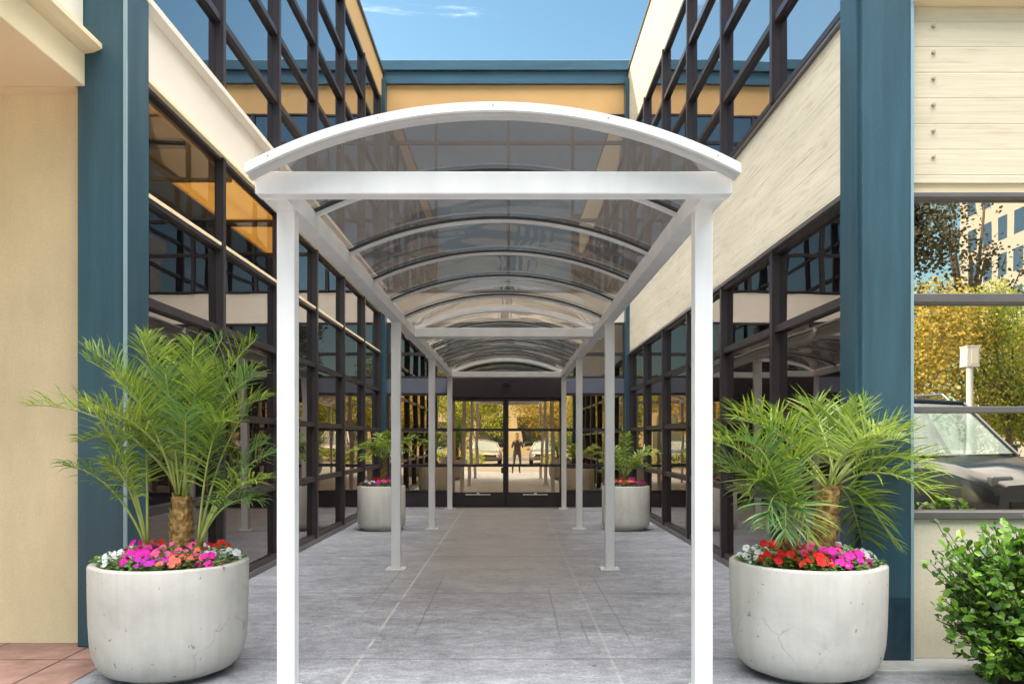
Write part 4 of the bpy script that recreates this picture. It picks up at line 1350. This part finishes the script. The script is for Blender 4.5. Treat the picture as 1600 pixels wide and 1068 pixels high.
    MB().box(2.2, 2.315, -.55, .55, .50, .62).build("grille", M['rubber'], t, bevel=.02)
    t.location = loc; t.rotation_euler.z = rot; t.scale = (size, size, size)
    return t
cg = "cars parked across the lot"
car("glossy black tall car with roof rails facing the right front window", (6.25, -2.1, 0), radians(76), M['paint_black'], 1.1, True)
car("beige low car parked opposite the entrance doors", (-1.6, -14.2, 0), radians(88), M['paint_beige'], 1, False, cg)
car("silver low car parked right of the beige one", (1.9, -14.4, 0), radians(92), M['paint_silver'], 1, False, cg)
car("silver tall car with roof rails parked straight across the lot", (4.9, -14.2, 0), radians(89), M['paint_silver'], 1, True, cg)
car("dark blue low car parked on the left across the lot", (-5.0, -14.5, 0), radians(90), M['paint_blue'], 1, False, cg)
car("silver tall car with roof rails parked far right across the lot", (16.5, -9.0, 0), radians(10), M['paint_silver'], 1, True, cg)

# person standing behind the camera, seen mirrored in the entrance doors
def person():
    t = thing("person", "person in dark clothes standing on the walkway holding both hands up to the face", "person", (0.17, -.42, 0))
    ox, oy = .17, -.42
    J = [((0, 0, .96), .135), ((0, 0, 1.12), .125), ((0, .01, 1.32), .15), ((0, 0, 1.46), .075), ((0, .02, 1.52), .055)]
    edges = [(0, 1), (1, 2), (2, 3), (3, 4)]
    def add(p, r, par):
        J.append((p, r)); edges.append((par, len(J) - 1)); return len(J) - 1
    for s in (-1, 1):
        h = add((s * .10, 0, .90), .10, 0)
        k = add((s * .12, .02 + (.09 if s < 0 else -.02), .50), .062, h)
        c = add((s * .125, (.10 if s < 0 else -.04), .32), .055, k)
        a = add((s * .13, (.10 if s < 0 else -.08), .09), .04, c)
        f = add((s * .145, (.24 if s < 0 else .06), .045), .035, a)
        sh = add((s * .17, 0, 1.42), .062, 3)
        el = add((s * .22, .08, 1.17), .045, sh)
        wr = add((s * .10, .27, 1.42), .030, el)
    me = bpy.data.meshes.new("person")
    me.from_pydata([p for p, r in J], edges, [])
    o = bpy.data.objects.new("body", me); col.objects.link(o); o.parent = t
    o.modifiers.new("skin", 'SKIN')
    for v, (p, r) in zip(me.skin_vertices[0].data, J):
        v.radius = (r, r * .8)
    me.skin_vertices[0].data[0].use_root = True
    s2 = o.modifiers.new("sub", 'SUBSURF'); s2.levels = 2; s2.render_levels = 2
    me.materials.append(M['outfit'])
    # head with nose, ears, hair
    hd = MB()
    import bmesh
    bm = bmesh.new()
    bmesh.ops.create_uvsphere(bm, u_segments=20, v_segments=14, radius=1)
    for v in bm.verts:
        x, y, z = v.co
        jaw = 1 - .28 * max(0, -z)
        v.co = (x * .076 * jaw, y * .095 * jaw + .025, z * .118 + 1.63)
        if y > .9 and -.35 < z < .1: v.co.y += .018
        if abs(x) > .95 and abs(z) < .2: v.co.x *= 1.12
    hm = bpy.data.meshes.new("head"); bm.to_mesh(hm); bm.free()
    hm.materials.append(M['skin'])
    hm.polygons.foreach_set("use_smooth", [True] * len(hm.polygons))
    ho = bpy.data.objects.new("head", hm); col.objects.link(ho); ho.parent = t
    bm = bmesh.new()
    bmesh.ops.create_uvsphere(bm, u_segments=20, v_segments=14, radius=1)
    bmesh.ops.delete(bm, geom=[v for v in bm.verts if v.co.z < -.15 + max(0, v.co.y) * .8], context='VERTS')
    for v in bm.verts:
        x, y, z = v.co
        v.co = (x * .084, y * .102 + .018, z * .124 + 1.638)
    hm = bpy.data.meshes.new("hair"); bm.to_mesh(hm); bm.free()
    hm.materials.append(M['hair'])
    ho = bpy.data.objects.new("hair", hm); col.objects.link(ho); ho.parent = t
    for s in (-1, 1):
        hb = MB()
        w0 = Vector((s * .10, .27, 1.42))
        hb.tube([w0, w0 + Vector((-s * .02, .03, .05)), w0 + Vector((-s * .03, .035, .085))], [.028, .038, .034], 8)
        for q in range(4):
            b0 = w0 + Vector((-s * (.005 + .016 * q), .045, .085 - .004 * q))
            hb.tube([b0, b0 + Vector((-s * .012, .012, .04)), b0 + Vector((-s * .03, -.005, .065 - .004 * q))], [.0095, .0085, .007], 6)
        b0 = w0 + Vector((-s * .035, .02, .045))
        hb.tube([b0, b0 + Vector((-s * .03, .01, .02)), b0 + Vector((-s * .045, .015, .045))], [.011, .010, .008], 6)
        ho = hb.build("hand", M['skin'], t, origin=(0, 0, 0), smooth=True)
        ho.location = (0, 0, 0)
    return t
person()
